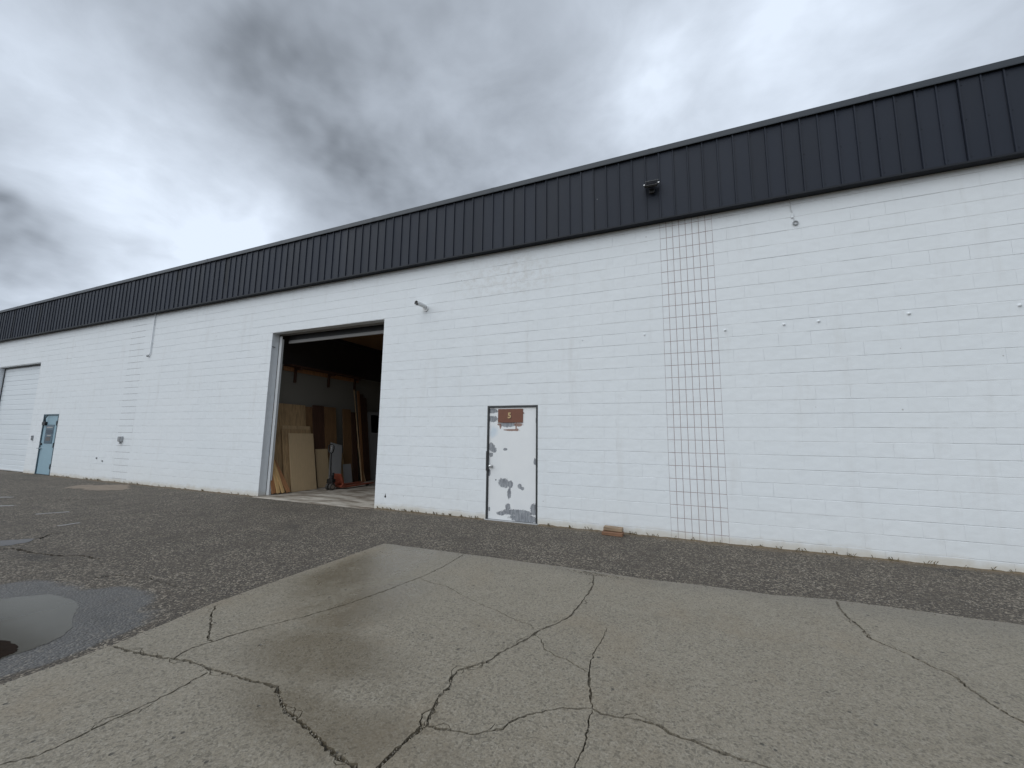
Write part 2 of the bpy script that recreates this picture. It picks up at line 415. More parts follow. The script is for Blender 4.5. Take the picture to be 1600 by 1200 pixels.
M = dict(
    wall=mat_wall(), mortar=mat_mortar(), rawm=mat_rawmortar(), asphalt=mat_asphalt(), concrete=mat_concrete(),
    floor=mat_floor(), door=mat_door(), water=mat_water(),
    clad=mat_metal_dark('slate_cladding', (0.0150, 0.0190, 0.0295), 0.55),
    coping=mat_metal_dark('slate_coping', (0.026, 0.031, 0.038), 0.45),
    trim=mat_metal_dark('slate_trim', (0.010, 0.012, 0.017), 0.55),
    frame=simple('black_frame_steel', (0.030, 0.032, 0.034), 0.5, 0.0, 0.5, 18),
    black=simple('black_plastic', (0.012, 0.012, 0.013), 0.45),
    glass=simple('dark_lens_glass', (0.006, 0.006, 0.008), 0.06, var=0.05),
    white=simple('white_enamel', (0.74, 0.75, 0.75), 0.35, var=0.05),
    ohdoor=simple('white_steel_door', (0.70, 0.74, 0.77), 0.45, var=0.05, scale=3),
    galv=simple('galvanised_steel', (0.46, 0.47, 0.48), 0.42, 0.55, 0.15, 30),
    grey=simple('grey_cast_metal', (0.30, 0.31, 0.32), 0.5, 0.2, 0.2, 30),
    silver=simple('bright_steel', (0.70, 0.70, 0.70), 0.25, 0.9, 0.05),
    blue=simple('pale_blue_door_paint', (0.27, 0.40, 0.47), 0.42, 0.0, 0.12, 5),
    bframe=simple('slate_blue_frame', (0.075, 0.115, 0.14), 0.5, 0.0, 0.3, 12),
    poster=simple('faded_blue_notice', (0.075, 0.125, 0.165), 0.25, 0.0, 0.5, 11),
    posterd=simple('dark_notice_print', (0.035, 0.06, 0.085), 0.3, 0.0, 0.3, 20),
    brown=simple('brown_sign_enamel', (0.165, 0.060, 0.032), 0.5, 0.0, 0.2, 10),
    gold=simple('gold_numeral', (0.55, 0.40, 0.20), 0.4, 0.0, 0.15, 40),
    soil=simple('sandy_soil', (0.150, 0.115, 0.075), 0.95, 0.0, 0.5, 25, 0.6, 90),
    ground=simple('dark_subsoil', (0.035, 0.032, 0.028), 0.95, 0.0, 0.3, 4),
    greymortar=simple('grey_mortar', (0.36, 0.36, 0.37), 0.9, 0.0, 0.3, 8),
    weeds=simple('dry_weed', (0.14, 0.105, 0.05), 0.9, 0.0, 0.5, 30),
    patch=simple('dark_brown_patch', (0.014, 0.008, 0.005), 0.85, 0.0, 0.5, 18, 0.5, 30, spec=0.08),
    patchc=simple('tan_concrete_patch', (0.185, 0.145, 0.108), 0.85, 0.0, 0.45, 5, 0.4, 90),
    greyc=simple('grey_concrete_strip', (0.115, 0.113, 0.115), 0.8, 0.0, 0.2, 9, 0.4, 90),
    lines=simple('worn_white_line_paint', (0.26, 0.26, 0.255), 0.8, 0.0, 0.7, 30),
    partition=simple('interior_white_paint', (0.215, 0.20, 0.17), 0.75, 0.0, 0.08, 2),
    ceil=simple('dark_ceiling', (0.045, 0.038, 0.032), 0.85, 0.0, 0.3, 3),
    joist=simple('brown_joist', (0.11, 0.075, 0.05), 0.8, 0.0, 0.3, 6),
    red=simple('worn_red_orange_paint', (0.27, 0.07, 0.04), 0.45, 0.0, 0.35, 14),
    rubber=simple('dark_wheel_rubber', (0.06, 0.055, 0.05), 0.6),
    hub=simple('grey_wheel_hub', (0.27, 0.23, 0.19), 0.5, 0.2),
    pebble=mat_stones('pebbles', (0.05, 0.046, 0.042), (0.33, 0.30, 0.26)),
    crumbs=mat_stones('crack_crumbs', (0.03, 0.026, 0.02), (0.30, 0.265, 0.21)),
    ply=mat_wood('tan_plywood', (0.44, 0.29, 0.15), 0.35), ply2=mat_wood('pale_plywood', (0.52, 0.36, 0.20), 0.3),
    mdf=mat_wood('tan_fibreboard', (0.56, 0.41, 0.24), 0.08), pine=mat_wood('yellow_pine', (0.62, 0.40, 0.18), 0.3),
    redwood=mat_wood('reddish_timber', (0.36, 0.17, 0.075), 0.35), dbrown=mat_wood('dark_brown_panel', (0.085, 0.040, 0.024), 0.4),
    mbrown=mat_wood('mid_brown_panel', (0.23, 0.125, 0.055), 0.3), greyp=simple('pale_grey_board', (0.34, 0.335, 0.33), 0.6, 0, 0.08, 3),
    weath=mat_wood('weathered_timber', (0.30, 0.215, 0.14), 0.45, (1.2, 14, 14)),
    weath2=mat_wood('weathered_red_timber', (0.22, 0.115, 0.065), 0.45, (1.2, 14, 14)),
)

# ================================================================== THE GROUND
def jitter_edge(pts, step, amp, seed):
    r = random.Random(seed); out = []
    for a, b in zip(pts, pts[1:]):
        a, b = Vector(a), Vector(b); L = (b-a).length; n = max(1, int(L/step))
        nrm = Vector((-(b-a).y, (b-a).x)).normalized()
        for i in range(n):
            p = a.lerp(b, i/n)
            out.append(p + nrm*r.uniform(-amp, amp) if i else p)
    out.append(Vector(pts[-1])); return out
def crack_quads(pts, w0, w1, step, seed, wob=1.0):
    """a ragged crack as a chain of quads (list of points, list of quads)"""
    r = random.Random(seed); c = jitter_edge(pts, step, step*0.32*wob, seed+5); n = len(c); P = []; Q = []
    for i, p in enumerate(c):
        t = (c[min(i+1, n-1)]-c[max(i-1, 0)]).normalized(); nr = Vector((-t.y, t.x))
        f = i/(n-1); wd = (w0+(w1-w0)*f)*r.uniform(0.45, 1.35)
        if i in (0, n-1): wd *= 0.35
        P.append(p+nr*wd*0.5*r.uniform(.6, 1.4)); P.append(p-nr*wd*0.5*r.uniform(.6, 1.4))
    for i in range(n-1): Q.append((2*i, 2*i+1, 2*i+3, 2*i+2))
    return P, Q
def sheet_with_cracks(name, outline, cracks, z, depth, mat, hole=None):
    verts = [Vector(p) for p in outline]; n0 = len(verts); edges = [(i, (i+1) % n0) for i in range(n0)]
    if hole:
        b = len(verts); verts += [Vector(p) for p in hole]; nh = len(hole); edges += [(b+i, b+(i+1) % nh) for i in range(nh)]
    quads = []; bins = {}
    for P, Q in cracks:
        b = len(verts); verts += P
        for q in Q:
            c4 = [P[i] for i in q]; quads.append(c4)
            for i in range(4): edges.append((b+q[i], b+q[(i+1) % 4]))
            for bx in range(int(math.floor(min(p.x for p in c4)*10)), int(math.floor(max(p.x for p in c4)*10))+1):
                for by in range(int(math.floor(min(p.y for p in c4)*10)), int(math.floor(max(p.y for p in c4)*10))+1):
                    bins.setdefault((bx, by), []).append(c4)
    vo, eo, fo, _, _, _ = delaunay_2d_cdt(verts, edges, [], 0, 1e-5, False)
    def inside(poly, x, y):
        r_ = False; j = len(poly)-1
        for i in range(len(poly)):
            xi, yi, xj, yj = poly[i][0], poly[i][1], poly[j][0], poly[j][1]
            if (yi > y) != (yj > y) and x < (xj-xi)*(y-yi)/(yj-yi)+xi: r_ = not r_
            j = i
        return r_
    mb = MB(); top = {}; bot = {}; kinds = []
    for f in fo:
        x = sum(vo[i].x for i in f)/len(f); y = sum(vo[i].y for i in f)/len(f)
        if not inside(outline, x, y) or (hole and inside(hole, x, y)): kinds.append(None)
        else: kinds.append('c' if any(inside(q, x, y) for q in bins.get((int(math.floor(x*10)), int(math.floor(y*10))), ())) else 't')
    def vid(d, i, zz):
        if i not in d: d[i] = len(mb.v); mb.v.append((vo[i].x, vo[i].y, zz))
        return d[i]
    em = {}
    for f, k in zip(fo, kinds):
        a = 0
        for i in range(len(f)): a += vo[f[i]].x*vo[f[(i+1) % len(f)]].y - vo[f[(i+1) % len(f)]].x*vo[f[i]].y
        f = list(f) if a > 0 else list(f)[::-1]
        for i in range(len(f)): em.setdefault((f[i], f[(i+1) % len(f)]), k)
        if k: mb.f.append([vid(top if k == 't' else bot, i, z if k == 't' else z-depth) for i in f]); mb.sm.append(False)
    for (a, b), k in list(em.items()):
        if k == 't':
            o = em.get((b, a))
            if o != 't':
                mb.f.append([vid(top, b, z), vid(top, a, z), vid(bot, a, z-depth), vid(bot, b, z-depth)]); mb.sm.append(False)
    me = mb.mesh(name); return tag(obj(name, me, mat), kind='structure')

CR = {
 'A': [(-3.691, -5.244), (-3.423, -5.219), (-3.184, -5.185), (-3.009, -5.143), (-2.74, -5.139), (-2.535, -5.126), (-2.315, -5.11), (-2.175, -5.091), (-2.074, -5.159), (-1.943, -5.224), (-1.77, -5.264), (-1.641, -5.294), (-1.543, -5.322), (-1.45, -5.349), (-1.332, -5.365), (-1.254, -5.386), (-1.036, -5.468)],
 'B': [(-2.728, -5.166), (-2.72, -5.245), (-2.706, -5.359), (-2.707, -5.487), (-2.723, -5.638), (-2.723, -5.79), (-2.733, -5.92), (-2.814, -6.017), (-2.854, -6.081)],
 'C': [(-3.114, -5.165), (-3.153, -5.024), (-3.113, -4.917), (-3.067, -4.758), (-2.981, -4.556), (-2.835, -4.312), (-2.716, -3.999), (-2.612, -3.6), (-2.52, -3.138), (-2.484, -2.743), (-2.506, -2.249), (-2.509, -2.15)],
 'D': [(-3.755, -4.498), (-3.621, -4.61), (-3.332, -4.797), (-3.169, -4.911), (-3.097, -4.9), (-3.08, -4.775)],
 'E': [(-0.787, -2.207), (-0.722, -2.607), (-0.735, -2.975), (-0.766, -3.396), (-0.849, -3.602), (-0.922, -3.72), (-0.949, -3.846), (-1.018, -4.036), (-1.084, -4.181), (-1.114, -4.329), (-1.176, -4.399), (-1.246, -4.495), (-1.244, -4.572), (-1.206, -4.665), (-1.211, -4.781), (-1.182, -4.878), (-1.139, -4.999), (-1.158, -5.048), (-1.171, -5.113), (-1.184, -5.198), (-1.186, -5.268), (-1.19, -5.331), (-1.192, -5.451)],
 'E2': [(-1.191, -4.871), (-1.214, -4.939), (-1.191, -4.995), (-1.143, -5.016)],
 'F': [(-1.131, -5.011), (-1.051, -4.997), (-0.949, -4.972), (-0.878, -4.961), (-0.827, -4.914), (-0.755, -4.867), (-0.742, -4.809), (-0.709, -4.751), (-0.647, -4.691), (-0.564, -4.619), (-0.502, -4.569), (-0.415, -4.542), (-0.348, -4.507)],
 'G': [(-0.348, -4.507), (-0.288, -4.534), (-0.201, -4.524), (-0.084, -4.495), (0.016, -4.499), (0.066, -4.539), (0.129, -4.551), (0.19, -4.544), (0.248, -4.565), (0.319, -4.579), (0.375, -4.585), (0.456, -4.583), (0.547, -4.593), (0.654, -4.615)],
 'H': [(-0.348, -4.507), (-0.377, -4.401), (-0.41, -4.279), (-0.438, -4.163), (-0.451, -4.062), (-0.454, -3.883), (-0.436, -3.672), (-0.435, -3.617), (-0.426, -3.462)],
 'I': [(-0.966, -3.798), (-0.873, -3.867), (-0.806, -3.991), (-0.716, -4.046), (-0.59, -4.08), (-0.511, -4.13), (-0.438, -4.163)],
 'J': [(-0.346, -4.518), (-0.337, -4.648), (-0.338, -4.725), (-0.327, -4.793), (-0.335, -4.885), (-0.339, -4.961), (-0.346, -5.085)],
 'K': [(-2.508, -3.154), (-2.335, -3.202), (-2.095, -3.233), (-1.874, -3.354), (-1.598, -3.479), (-1.368, -3.555), (-1.176, -3.647), (-1.02, -3.679), (-0.979, -3.745)],
 'L': [(1.531, -2.0), (1.495, -2.191), (1.494, -2.395), (1.52, -2.592), (1.514, -2.793), (1.594, -2.895), (1.681, -3.002), (1.747, -3.132), (1.81, -3.21), (1.812, -3.337), (1.833, -3.47), (1.86, -3.575), (1.894, -3.657), (1.945, -3.779), (2.1, -4.2), (2.05, -4.9)],
}
CW = {'A': (.020, .030), 'B': (.016, .012), 'C': (.015, .010), 'D': (.016, .014), 'E': (.014, .024), 'E2': (.010, .012), 'F': (.016, .012),
      'G': (.020, .016), 'H': (.016, .005), 'I': (.009, .010), 'J': (.010, .008), 'K': (.009, .008), 'L': (.022, .020)}
cracks = []; crack_centres = []
for i, (k, pts) in enumerate(CR.items()):
    P, Q = crack_quads(pts, *CW[k], 0.022, 100+i); cracks.append((P, Q))
    for j in range(0, len(P)-2, 2):
        a, b2 = (P[j]+P[j+1])/2, (P[j]-P[j+1]).length
        crack_centres.append((a, b2, k))
    # side flake: a second strand that leaves and rejoins the crack
    if CW[k][1] >= .012:
        r = random.Random(300+i); c = [(P[j]+P[j+1])/2 for j in range(0, len(P), 2)]
        for s in range(max(1, len(c)//14)):
            a0 = r.randrange(0, max(1, len(c)-9)); L = r.randrange(5, 9); sd = r.choice((-1, 1))
            strand = []
            for q in range(a0, min(a0+L, len(c))):
                tt = (c[min(q+1, len(c)-1)]-c[max(q-1, 0)]).normalized(); f = (q-a0)/max(1, L-1)
                strand.append(c[q] + Vector((-tt.y, tt.x))*sd*0.045*math.sin(math.pi*f)*r.uniform(.7, 1.2))
            if len(strand) > 3: cracks.append(crack_quads(strand, .006, .006, 0.03, 500+i*20+s))

EDGE_L = [(-3.70, -13.0), (-3.72, -9.0), (-3.738, -5.758), (-3.712, -5.488), (-3.718, -5.236), (-3.767, -4.872), (-3.834, -4.488), (-3.837, -4.064), (-3.827, -3.285), (-3.813, -2.177)]
EDGE_T = [(-3.813, -2.177), (-2.763, -2.146), (-1.84, -2.119), (-0.829, -2.106), (-0.288, -2.138), (0.359, -2.075), (0.943, -2.076), (1.501, -1.963), (1.994, -1.951), (2.435, -1.958), (2.847, -1.948), (5.0, -1.94), (9.0, -1.94)]
slab_out = jitter_edge(EDGE_L, 0.09, 0.007, 1)[:-1] + jitter_edge(EDGE_T, 0.09, 0.008, 2) + [Vector((9.0, -13.0))]
SLAB_Z = 0.008
sheet_with_cracks('concrete_slab', slab_out, cracks, SLAB_Z, 0.030, M['concrete'])
cen = Vector((2.5, -7.5)); hole_out = []
rr = random.Random(9)
for p in slab_out:
    g = rr.uniform(0.006, 0.014); q = p.copy()
    if p.x < -3.5: q.x -= g
    if p.y > -2.6: q.y += g
    if p.x > 8.9: q.x += .02
    if p.y < -12.9: q.y -= .02
    hole_out.append(q)
ACR = [([(-8.9, -4.6), (-8.177, -4.514), (-8.076, -4.433), (-7.453, -4.401), (-7.02, -4.321), (-6.846, -4.21), (-6.466, -4.209)], .05, .03),
       ([(-8.458, -4.059), (-8.742, -3.853), (-8.655, -3.674)], .045, .025),
       ([(-5.718, -4.56), (-5.519, -4.402), (-5.178, -4.334), (-4.681, -4.353), (-4.208, -4.325)], .016, .010),
       ([(-10.154, -3.133), (-10.14, -2.788), (-9.484, -2.246), (-8.9, -1.9)], .022, .015),
       ([(-13.384, -2.639), (-13.151, -2.418), (-12.2, -1.9)], .04, .02),
       ([(-7.4, -3.3), (-6.9, -2.9), (-6.5, -2.75), (-5.9, -2.2)], .012, .007),
       ([(-6.4, -1.9), (-5.6, -1.55), (-4.9, -1.5), (-4.3, -1.15)], .010, .006),
       ([(-11.6, -2.4), (-10.9, -1.75), (-10.3, -1.5)], .02, .012)]
ac = [crack_quads(p, a, b, 0.05, 700+i) for i, (p, a, b) in enumerate(ACR)]
asph_out = [(-60, -40), (40, -40), (40, -0.003), (8.2, -0.003), (-5.905, -0.003), (-5.905, -0.15), (-9.575, -0.14), (-9.575, -0.003), (-31, -0.003), (-60, -0.003)]
sheet_with_cracks('asphalt_yard', asph_out, ac, 0.0, 0.035, M['asphalt'], hole_out)
g = MB(); g.add([(-700, -700, -.06), (700, -700, -.06), (700, 700, -.06), (-700, 700, -.06)], [(0, 1, 2, 3)])
tag(g.build('ground', M['ground']), kind='structure')

def flat_patch(name, poly, z, mat, amp=0.02, step=0.06, seed=1, kind='structure'):
    pts = jitter_edge(list(poly)+[poly[0]], step, amp, seed)[:-1]
    mb = MB(); mb.add([(p[0], p[1], z) for p in pts], [tuple(range(len(pts)))])
    o = mb.build(name, mat)
    me = o.data
    if me.polygons[0].normal.z < 0: me.flip_normals()
    return tag(o, kind=kind)
def smooth_loop(pts, n=6):
    out = []; N = len(pts); P = [Vector(p) for p in pts]
    for i in range(N):
        a, b, c, e = P[i-1], P[i], P[(i+1) % N], P[(i+2) % N]
        for k in range(n):
            t = k/n
            out.append(0.5*((2*b)+(c-a)*t+(2*a-5*b+4*c-e)*t*t+(-a+3*b-3*c+e)*t**3))
    return [tuple(q) for q in out]
PUD = smooth_loop([(-5.682, -5.214), (-5.603, -5.079), (-5.405, -4.956), (-5.081, -4.942), (-4.732, -5.041), (-4.52, -5.146), (-4.341, -5.248), (-4.222, -5.359), (-4.172, -5.457), (-4.194, -5.543), (-4.143, -5.644), (-4.185, -5.793), (-4.6, -6.0), (-5.623, -5.60)])
PUD = [(x+.09*mnoise.noise((x*3.1, y*3.1, 4))+.03*mnoise.noise((x*13, y*13, 9)), y+.05*mnoise.noise((x*3.3, y*3.3, 14))+.022*mnoise.noise((x*13, y*13, 19))) for x, y in PUD]
flat_patch('puddle', PUD, 0.0022, M['water'], 0.008, 0.03, 4)
flat_patch('tan_concrete_patch', [(-15.60, -1.28), (-15.95, -0.80), (-15.3, -.45), (-14.98, -0.14), (-14.3, -.40), (-13.70, -0.78), (-14.0, -1.1), (-14.38, -1.32), (-15.0, -1.18)], 0.004, M['patchc'], 0.09, .11, 5)
flat_patch('grey_concrete_strip', [(-9.2, -4.75), (-8.801, -4.34), (-8.522, -4.089), (-8.35, -4.2), (-8.30, -4.38), (-8.6, -4.62)], 0.004, M['greyc'], 0.035, .06, 6)
def line_paint(a, b, wd, seed):
    a, b = Vector(a), Vector(b); t = (b-a).normalized(); n = Vector((-t.y, t.x))*wd/2
    return flat_patch('painted_line', [a-n, b-n, b+n, a+n], 0.0042, M['lines'], 0.014, .05, seed)
line_paint((-13.9, -4.0), (-12.70, -3.05), .10, 11); line_paint((-15.6, -3.3), (-14.35, -2.60), .10, 12)
line_paint((-11.05, -3.28), (-10.84, -2.90), .07, 13); line_paint((-9.366, -3.569), (-9.37, -3.298), .07, 14)

# loose stones: many small irregular pebbles in one mesh each
def stone(mb, x, y, z, s, r):
    a = r.uniform(0, 6.28); n = 5; e = r.uniform(.6, 1.0); h = s*r.uniform(.45, .8)
    vs = [(x+s*math.cos(a+k*6.283/n)*r.uniform(.75, 1.1), y+s*e*math.sin(a+k*6.283/n)*r.uniform(.75, 1.1), z-s*.15) for k in range(n)]
    vs += [(x+(vx-x)*.6, y+(vy-y)*.6, z+h*r.uniform(.75, 1)) for vx, vy, _ in vs]
    fs = [(k, (k+1) % n, n+(k+1) % n, n+k) for k in range(n)] + [tuple(range(n, 2*n))]
    mb.add(vs, fs)
r = random.Random(21); mb = MB(); cnt = 0
while cnt < 9000:
    x = r.uniform(-13, 5.2); y = -r.random()**1.3*5.9
    if x > -3.86 and y < -1.9: continue
    if -5.9 < x < -3.9 and -5.9 < y < -4.4: continue
    if r.random() > min(1.0, 5.0/((Vector((x, y))-CAM.xy).length))+.1: continue
    stone(mb, x, y, 0.0, r.uniform(.003, .0085), r); cnt += 1
tag(mb.build('loose_chippings', M['pebble']), 'loose pale stone chippings strewn over the dark asphalt', 'gravel', kind='stuff')
mb = MB(); r = random.Random(22)
for a, wd, k in crack_centres:
    if CW[k][1] < .006: continue
    for _ in range(4 if CW[k][1] > .015 else 2):
        if r.random() < .75:
            s = min(r.uniform(.003, .008), wd*.45)
            stone(mb, a.x+r.uniform(-.4, .4)*wd, a.y+r.uniform(-.4, .4)*wd, SLAB_Z-r.uniform(.003, .016), s, r)
        if r.random() < .16:
            stone(mb, a.x+r.gauss(0, .03), a.y+r.gauss(0, .03), SLAB_Z, r.uniform(.0015, .004), r)
for _ in range(420):   # crumbs where the asphalt breaks up at the head of the middle crack
    stone(mb, r.gauss(-.72, .20), -2.17-abs(r.gauss(0, .05)), SLAB_Z, r.uniform(.003, .009), r)
for _ in range(900):
    i_ = r.randrange(len(slab_out)-1); q_ = slab_out[i_].lerp(slab_out[i_+1], r.random())
    if -6.2 < q_.y and q_.x < 6: stone(mb, q_.x+abs(r.gauss(0, .05))*(q_.x < -3.6), q_.y-abs(r.gauss(0, .05))*(q_.y > -2.4), SLAB_Z, r.uniform(.002, .007), r)
for _ in range(500): stone(mb, r.uniform(-3.6, 3.2), r.uniform(-5.8, -2.2), SLAB_Z, r.uniform(.001, .0035), r)
tag(mb.build('crack_crumbs', M['crumbs']), 'dark and pale stone crumbs filling the cracks of the concrete slab', 'gravel', kind='stuff')
# soil and litter along the wall
mb = MB(); r = random.Random(23)
for (xa, xb) in ((-30.5, -26.1), (-22.2, -21.5), (-20.2, -9.62), (-5.86, -3.3), (-2.2, 8.0)):
    n = int((xb-xa)/.05); prof = []
    for i in range(n+1):
        x = xa+(xb-xa)*i/n; q = mnoise.noise((x*1.7, 3.1, 0))*.5+.5; q2 = mnoise.noise((x*7.0, 8.1, 0))*.5+.5
        hh = -.004+.042*q*q2+r.uniform(0, .008); dd = .012+.10*q*q2+r.uniform(0, .014)
        prof.append([(x, -0.001, hh), (x, -dd*.45, hh*.8), (x, -dd, -.004)])
    for i in range(n):
        for k in range(2): mb.add([prof[i][k], prof[i][k+1], prof[i+1][k+1], prof[i+1][k]], [(0, 1, 2, 3)], smooth=True)
    for _ in range(int((xb-xa)*60)):
        x = r.uniform(xa, xb); stone(mb, x, -abs(r.gauss(.05, .06))-.01, .004, r.uniform(.003, .011), r)
tag(mb.build('soil_strip', M['soil']), 'sandy brown soil and grit gathered along the foot of the white wall', 'soil', kind='stuff')
mb = MB(); r = random.Random(27)
for _ in range(150):
    x = r.choice((r.uniform(-20, -9.8), r.uniform(-5.8, -3.4), r.uniform(-2.1, 6.0), r.uniform(-2.1, 6.0))); y0 = -r.uniform(.012, .06)
    for _b in range(r.randrange(2, 7)):
        a = r.uniform(0, 6.28); L = r.uniform(.015, .06); lx, ly = math.cos(a)*L*.7, -abs(math.sin(a))*L*.7; wv_ = .0025
        bx_ = x+r.gauss(0, .02)
        mb.add([(bx_-wv_, y0, .006), (bx_+wv_, y0, .006), (bx_+lx*.5+wv_, y0+ly*.4, .006+L*.8), (bx_+lx, y0+ly, .006+L)], [(0, 1, 2), (0, 2, 3)])
tag(mb.build('dry_weeds', M['weeds']), 'short dry brown weeds sprouting at the foot of the white wall', 'weeds', kind='stuff')
r = random.Random(24); mb = MB()  # low dark brown patch at the near edge of the puddle
rim = smooth_loop([(-5.05, -5.78), (-4.70, -5.56), (-4.48, -5.508), (-4.28, -5.525), (-4.215, -5.56), (-4.20, -5.62), (-4.16, -5.69), (-4.3, -5.82), (-4.7, -5.95)], 5)
cm = Vector((-4.5, -5.68)); nr_ = len(rim)
rings = [[(cm.x+(p[0]-cm.x)*f+r.uniform(-.008, .008), cm.y+(p[1]-cm.y)*f+r.uniform(-.008, .008), .0040+.016*(1-f)*r.uniform(.5, 1.3)) for p in rim] for f in (1.0, .82, .62, .42, .22)]
mb.add([p for rg in rings for p in rg]+[(cm.x, cm.y, .018)], [(k*nr_+i, k*nr_+(i+1) % nr_, (k+1)*nr_+(i+1) % nr_, (k+1)*nr_+i) for k in range(4) for i in range(nr_)]+[(4*nr_+i, 4*nr_+(i+1) % nr_, 5*nr_) for i in range(nr_)], smooth=True)
tag(mb.build('puddle_edge_patch', M['patch']), 'dark brown mud at the near edge of the puddle', 'patch', kind='stuff')

# ================================================================== THE WAREHOUSE
X0, X1, DEPTH = -31.0, 8.0, 17.0
Z0, CH = 0.112, 0.2032
ZT = Z0+CH*25+0.2
OPEN = (-9.57, -5.91, 4.176); DOOR = (-3.262, -2.228, 2.144); BLUE = (-21.42, -20.30, 2.165); OH = (-26.0, -22.35, 4.150)
HOLES = [OH, BLUE, OPEN, DOOR]
PIL = [(-16.31, -15.4972), (0.0, 0.8128)]
ware = tag(empty('warehouse', (0, 0, 0)), 'long white painted concrete block warehouse with a dark metal fascia', 'building')

# wall core behind the block faces
mb = MB(); xs = X0
for (a, b, h) in HOLES:
    mb.box(xs, a, .012, .20, -.05, ZT); mb.box(a, b, .012, .20, h, ZT); xs = b
mb.box(xs, X1, .012, .20, -.05, ZT)
wall = mb.build('block_wall', M['wall'], ware)
# mortar: bed joints in lengths of uneven depth
def spans(z0, z1, with_pil=True):
    cut = [(a, b) for a, b, h in HOLES if z0 < h-0.02] + (PIL if with_pil else [])
    cut.sort(); x = X0; out = []
    for a, b in cut:
        if a > x: out.append((x, a))
        x = max(x, b)
    out.append((x, X1)); return out
mb = MB(); r = random.Random(31)
for k in range(0, 26):
    z = Z0+CH*k
    for a, b in spans(z-.01, z+.01):
        x = a
        while x < b-1e-4:
            L = min(b-x, r.choice((.4064, .8128, .8128, 1.2192, 1.6256))*r.uniform(.6, 1.2))
            dep = r.choice((.0006, .001, .0016, .0025, .0035, .0045, .006))
            mb.box(x, x+L, dep, .013, z-.0075, z+.0075); x += L
tag(mb.build('bed_joints', M['mortar'], wall), kind='stuff')
for (a, b), mk in zip(PIL, ('greymortar', 'rawm')): MB().box(a, b, .0026, .0125, 0.0, ZT).build('pilaster_mortar', M[mk], wall)

# block faces
def block_mesh(w, h, r, cz=.0030, cx=.0003):
    """front at y=0, chamfered rim, sides running back into the mortar"""
    j = lambda s: r.uniform(-s, s)
    W2, H2 = w/2, h/2; mb = MB()
    ring = lambda ix, iz, y: [(-W2+ix+j(.0003), y, -H2+iz+j(.0007)), (W2-ix+j(.0003), y, -H2+iz+j(.0007)), (W2-ix+j(.0003), y, H2-iz+j(.0007)), (-W2+ix+j(.0003), y, H2-iz+j(.0007))]
    vs = ring(cx, cz, 0.0) + ring(0, 0, .0026) + ring(0, 0, .0125)
    fs = [(0, 1, 2, 3)]
    for s in (0, 4):
        for i in range(4): fs.append((s+i, s+4+i, s+4+(i+1) % 4, s+(i+1) % 4))
    mb.add(vs, fs); return mb
r = random.Random(33)
blocks = []
for k in range(-1, 26):
    za = -.05 if k < 0 else Z0+CH*k; zb = Z0+CH*(k+1) if k < 25 else ZT
    off = .2032 if k % 2 else 0.0
    for a, b in spans((za+zb)/2, (za+zb)/2):
        n0 = math.floor((a-off)/.4064); x = off+n0*.4064
        cur = []
        while x < b:
            p, q = max(x, a), min(x+.4064, b)
            if q-p > .035: cur.append([p, q])
            elif cur and q-p > 0: cur[-1][1] = q
            elif q-p > 0: cur.append([p, q])
            x += .4064
        for i in range(len(cur)-1):
            if cur[i][1]-cur[i][0] < .036: cur[i+1][0] = cur[i][0]; cur[i][1] = cur[i][0]
        for p, q in cur:
            if q-p > .01: blocks.append((p, q, za, zb))
def size_in_view(p, q, za, zb):
    c = Vector(((p+q)/2, 0, (za+zb)/2)); d = c-CAM
    zz = d.dot(FWD)
    if zz <= 0: return 0
    u, v = 625.4*d.dot(RT)/zz, 625.4*d.dot(UPV)/zz
    if abs(u) > 805 or abs(v) > 605 or c.z > 5.27: return 0
    return (q-p)*(zb-za)*abs(d.y)/(zz**3)
blocks.sort(key=lambda t: -size_in_view(*t))
GAPH, GAPV = .0062, .0004
fullw, fullh = .4064-GAPV, CH-GAPH
variants = [block_mesh(fullw, fullh, r).mesh('block') for _ in range(12)]
rest = MB()
for i, (p, q, za, zb) in enumerate(blocks):
    cx, cz = (p+q)/2, (za+zb)/2; dy = r.uniform(-.0009, .0009)
    gv = GAPV if r.random() > .10 else r.uniform(.0010, .0022)
    w_, h_ = q-p-gv, zb-za-GAPH*r.uniform(.75, 1.1)
    if i < 300:
        if abs(q-p-.4064) < 1e-3 and abs(zb-za-CH) < 1e-3 and gv == GAPV: me = variants[r.randrange(12)]
        else: me = block_mesh(w_, h_, r).mesh('block')
        obj('block', me, M['wall'], wall, (cx, dy, cz))
    else:
        bm_ = block_mesh(w_, h_, r); rest.add(bm_.v, bm_.f, Matrix.Translation((cx, dy, cz)))
tag(rest.build('far_blocks', M['wall'], wall), kind='stuff')
# block ends shown in the sides of the big opening and the closed bay
rev = MB()
for (xr, sgn, htop) in ((OPEN[0], 1, OPEN[2]), (OPEN[1], -1, OPEN[2]), (OH[0], 1, OH[2]), (OH[1], -1, OH[2])):
    for k in range(-1, 20):
        za = -.05 if k < 0 else Z0+CH*k; zb = Z0+CH*(k+1)
        bm_ = block_mesh(.199, zb-za-.005, r)
        Mx = Matrix.Translation((xr+sgn*.004, .1005, (za+zb)/2)) @ Matrix.Rotation(math.pi/2*sgn, 4, 'Z')
        rev.add(bm_.v, bm_.f, Mx)
tag(rev.build('reveal_blocks', M['wall'], wall), kind='stuff')
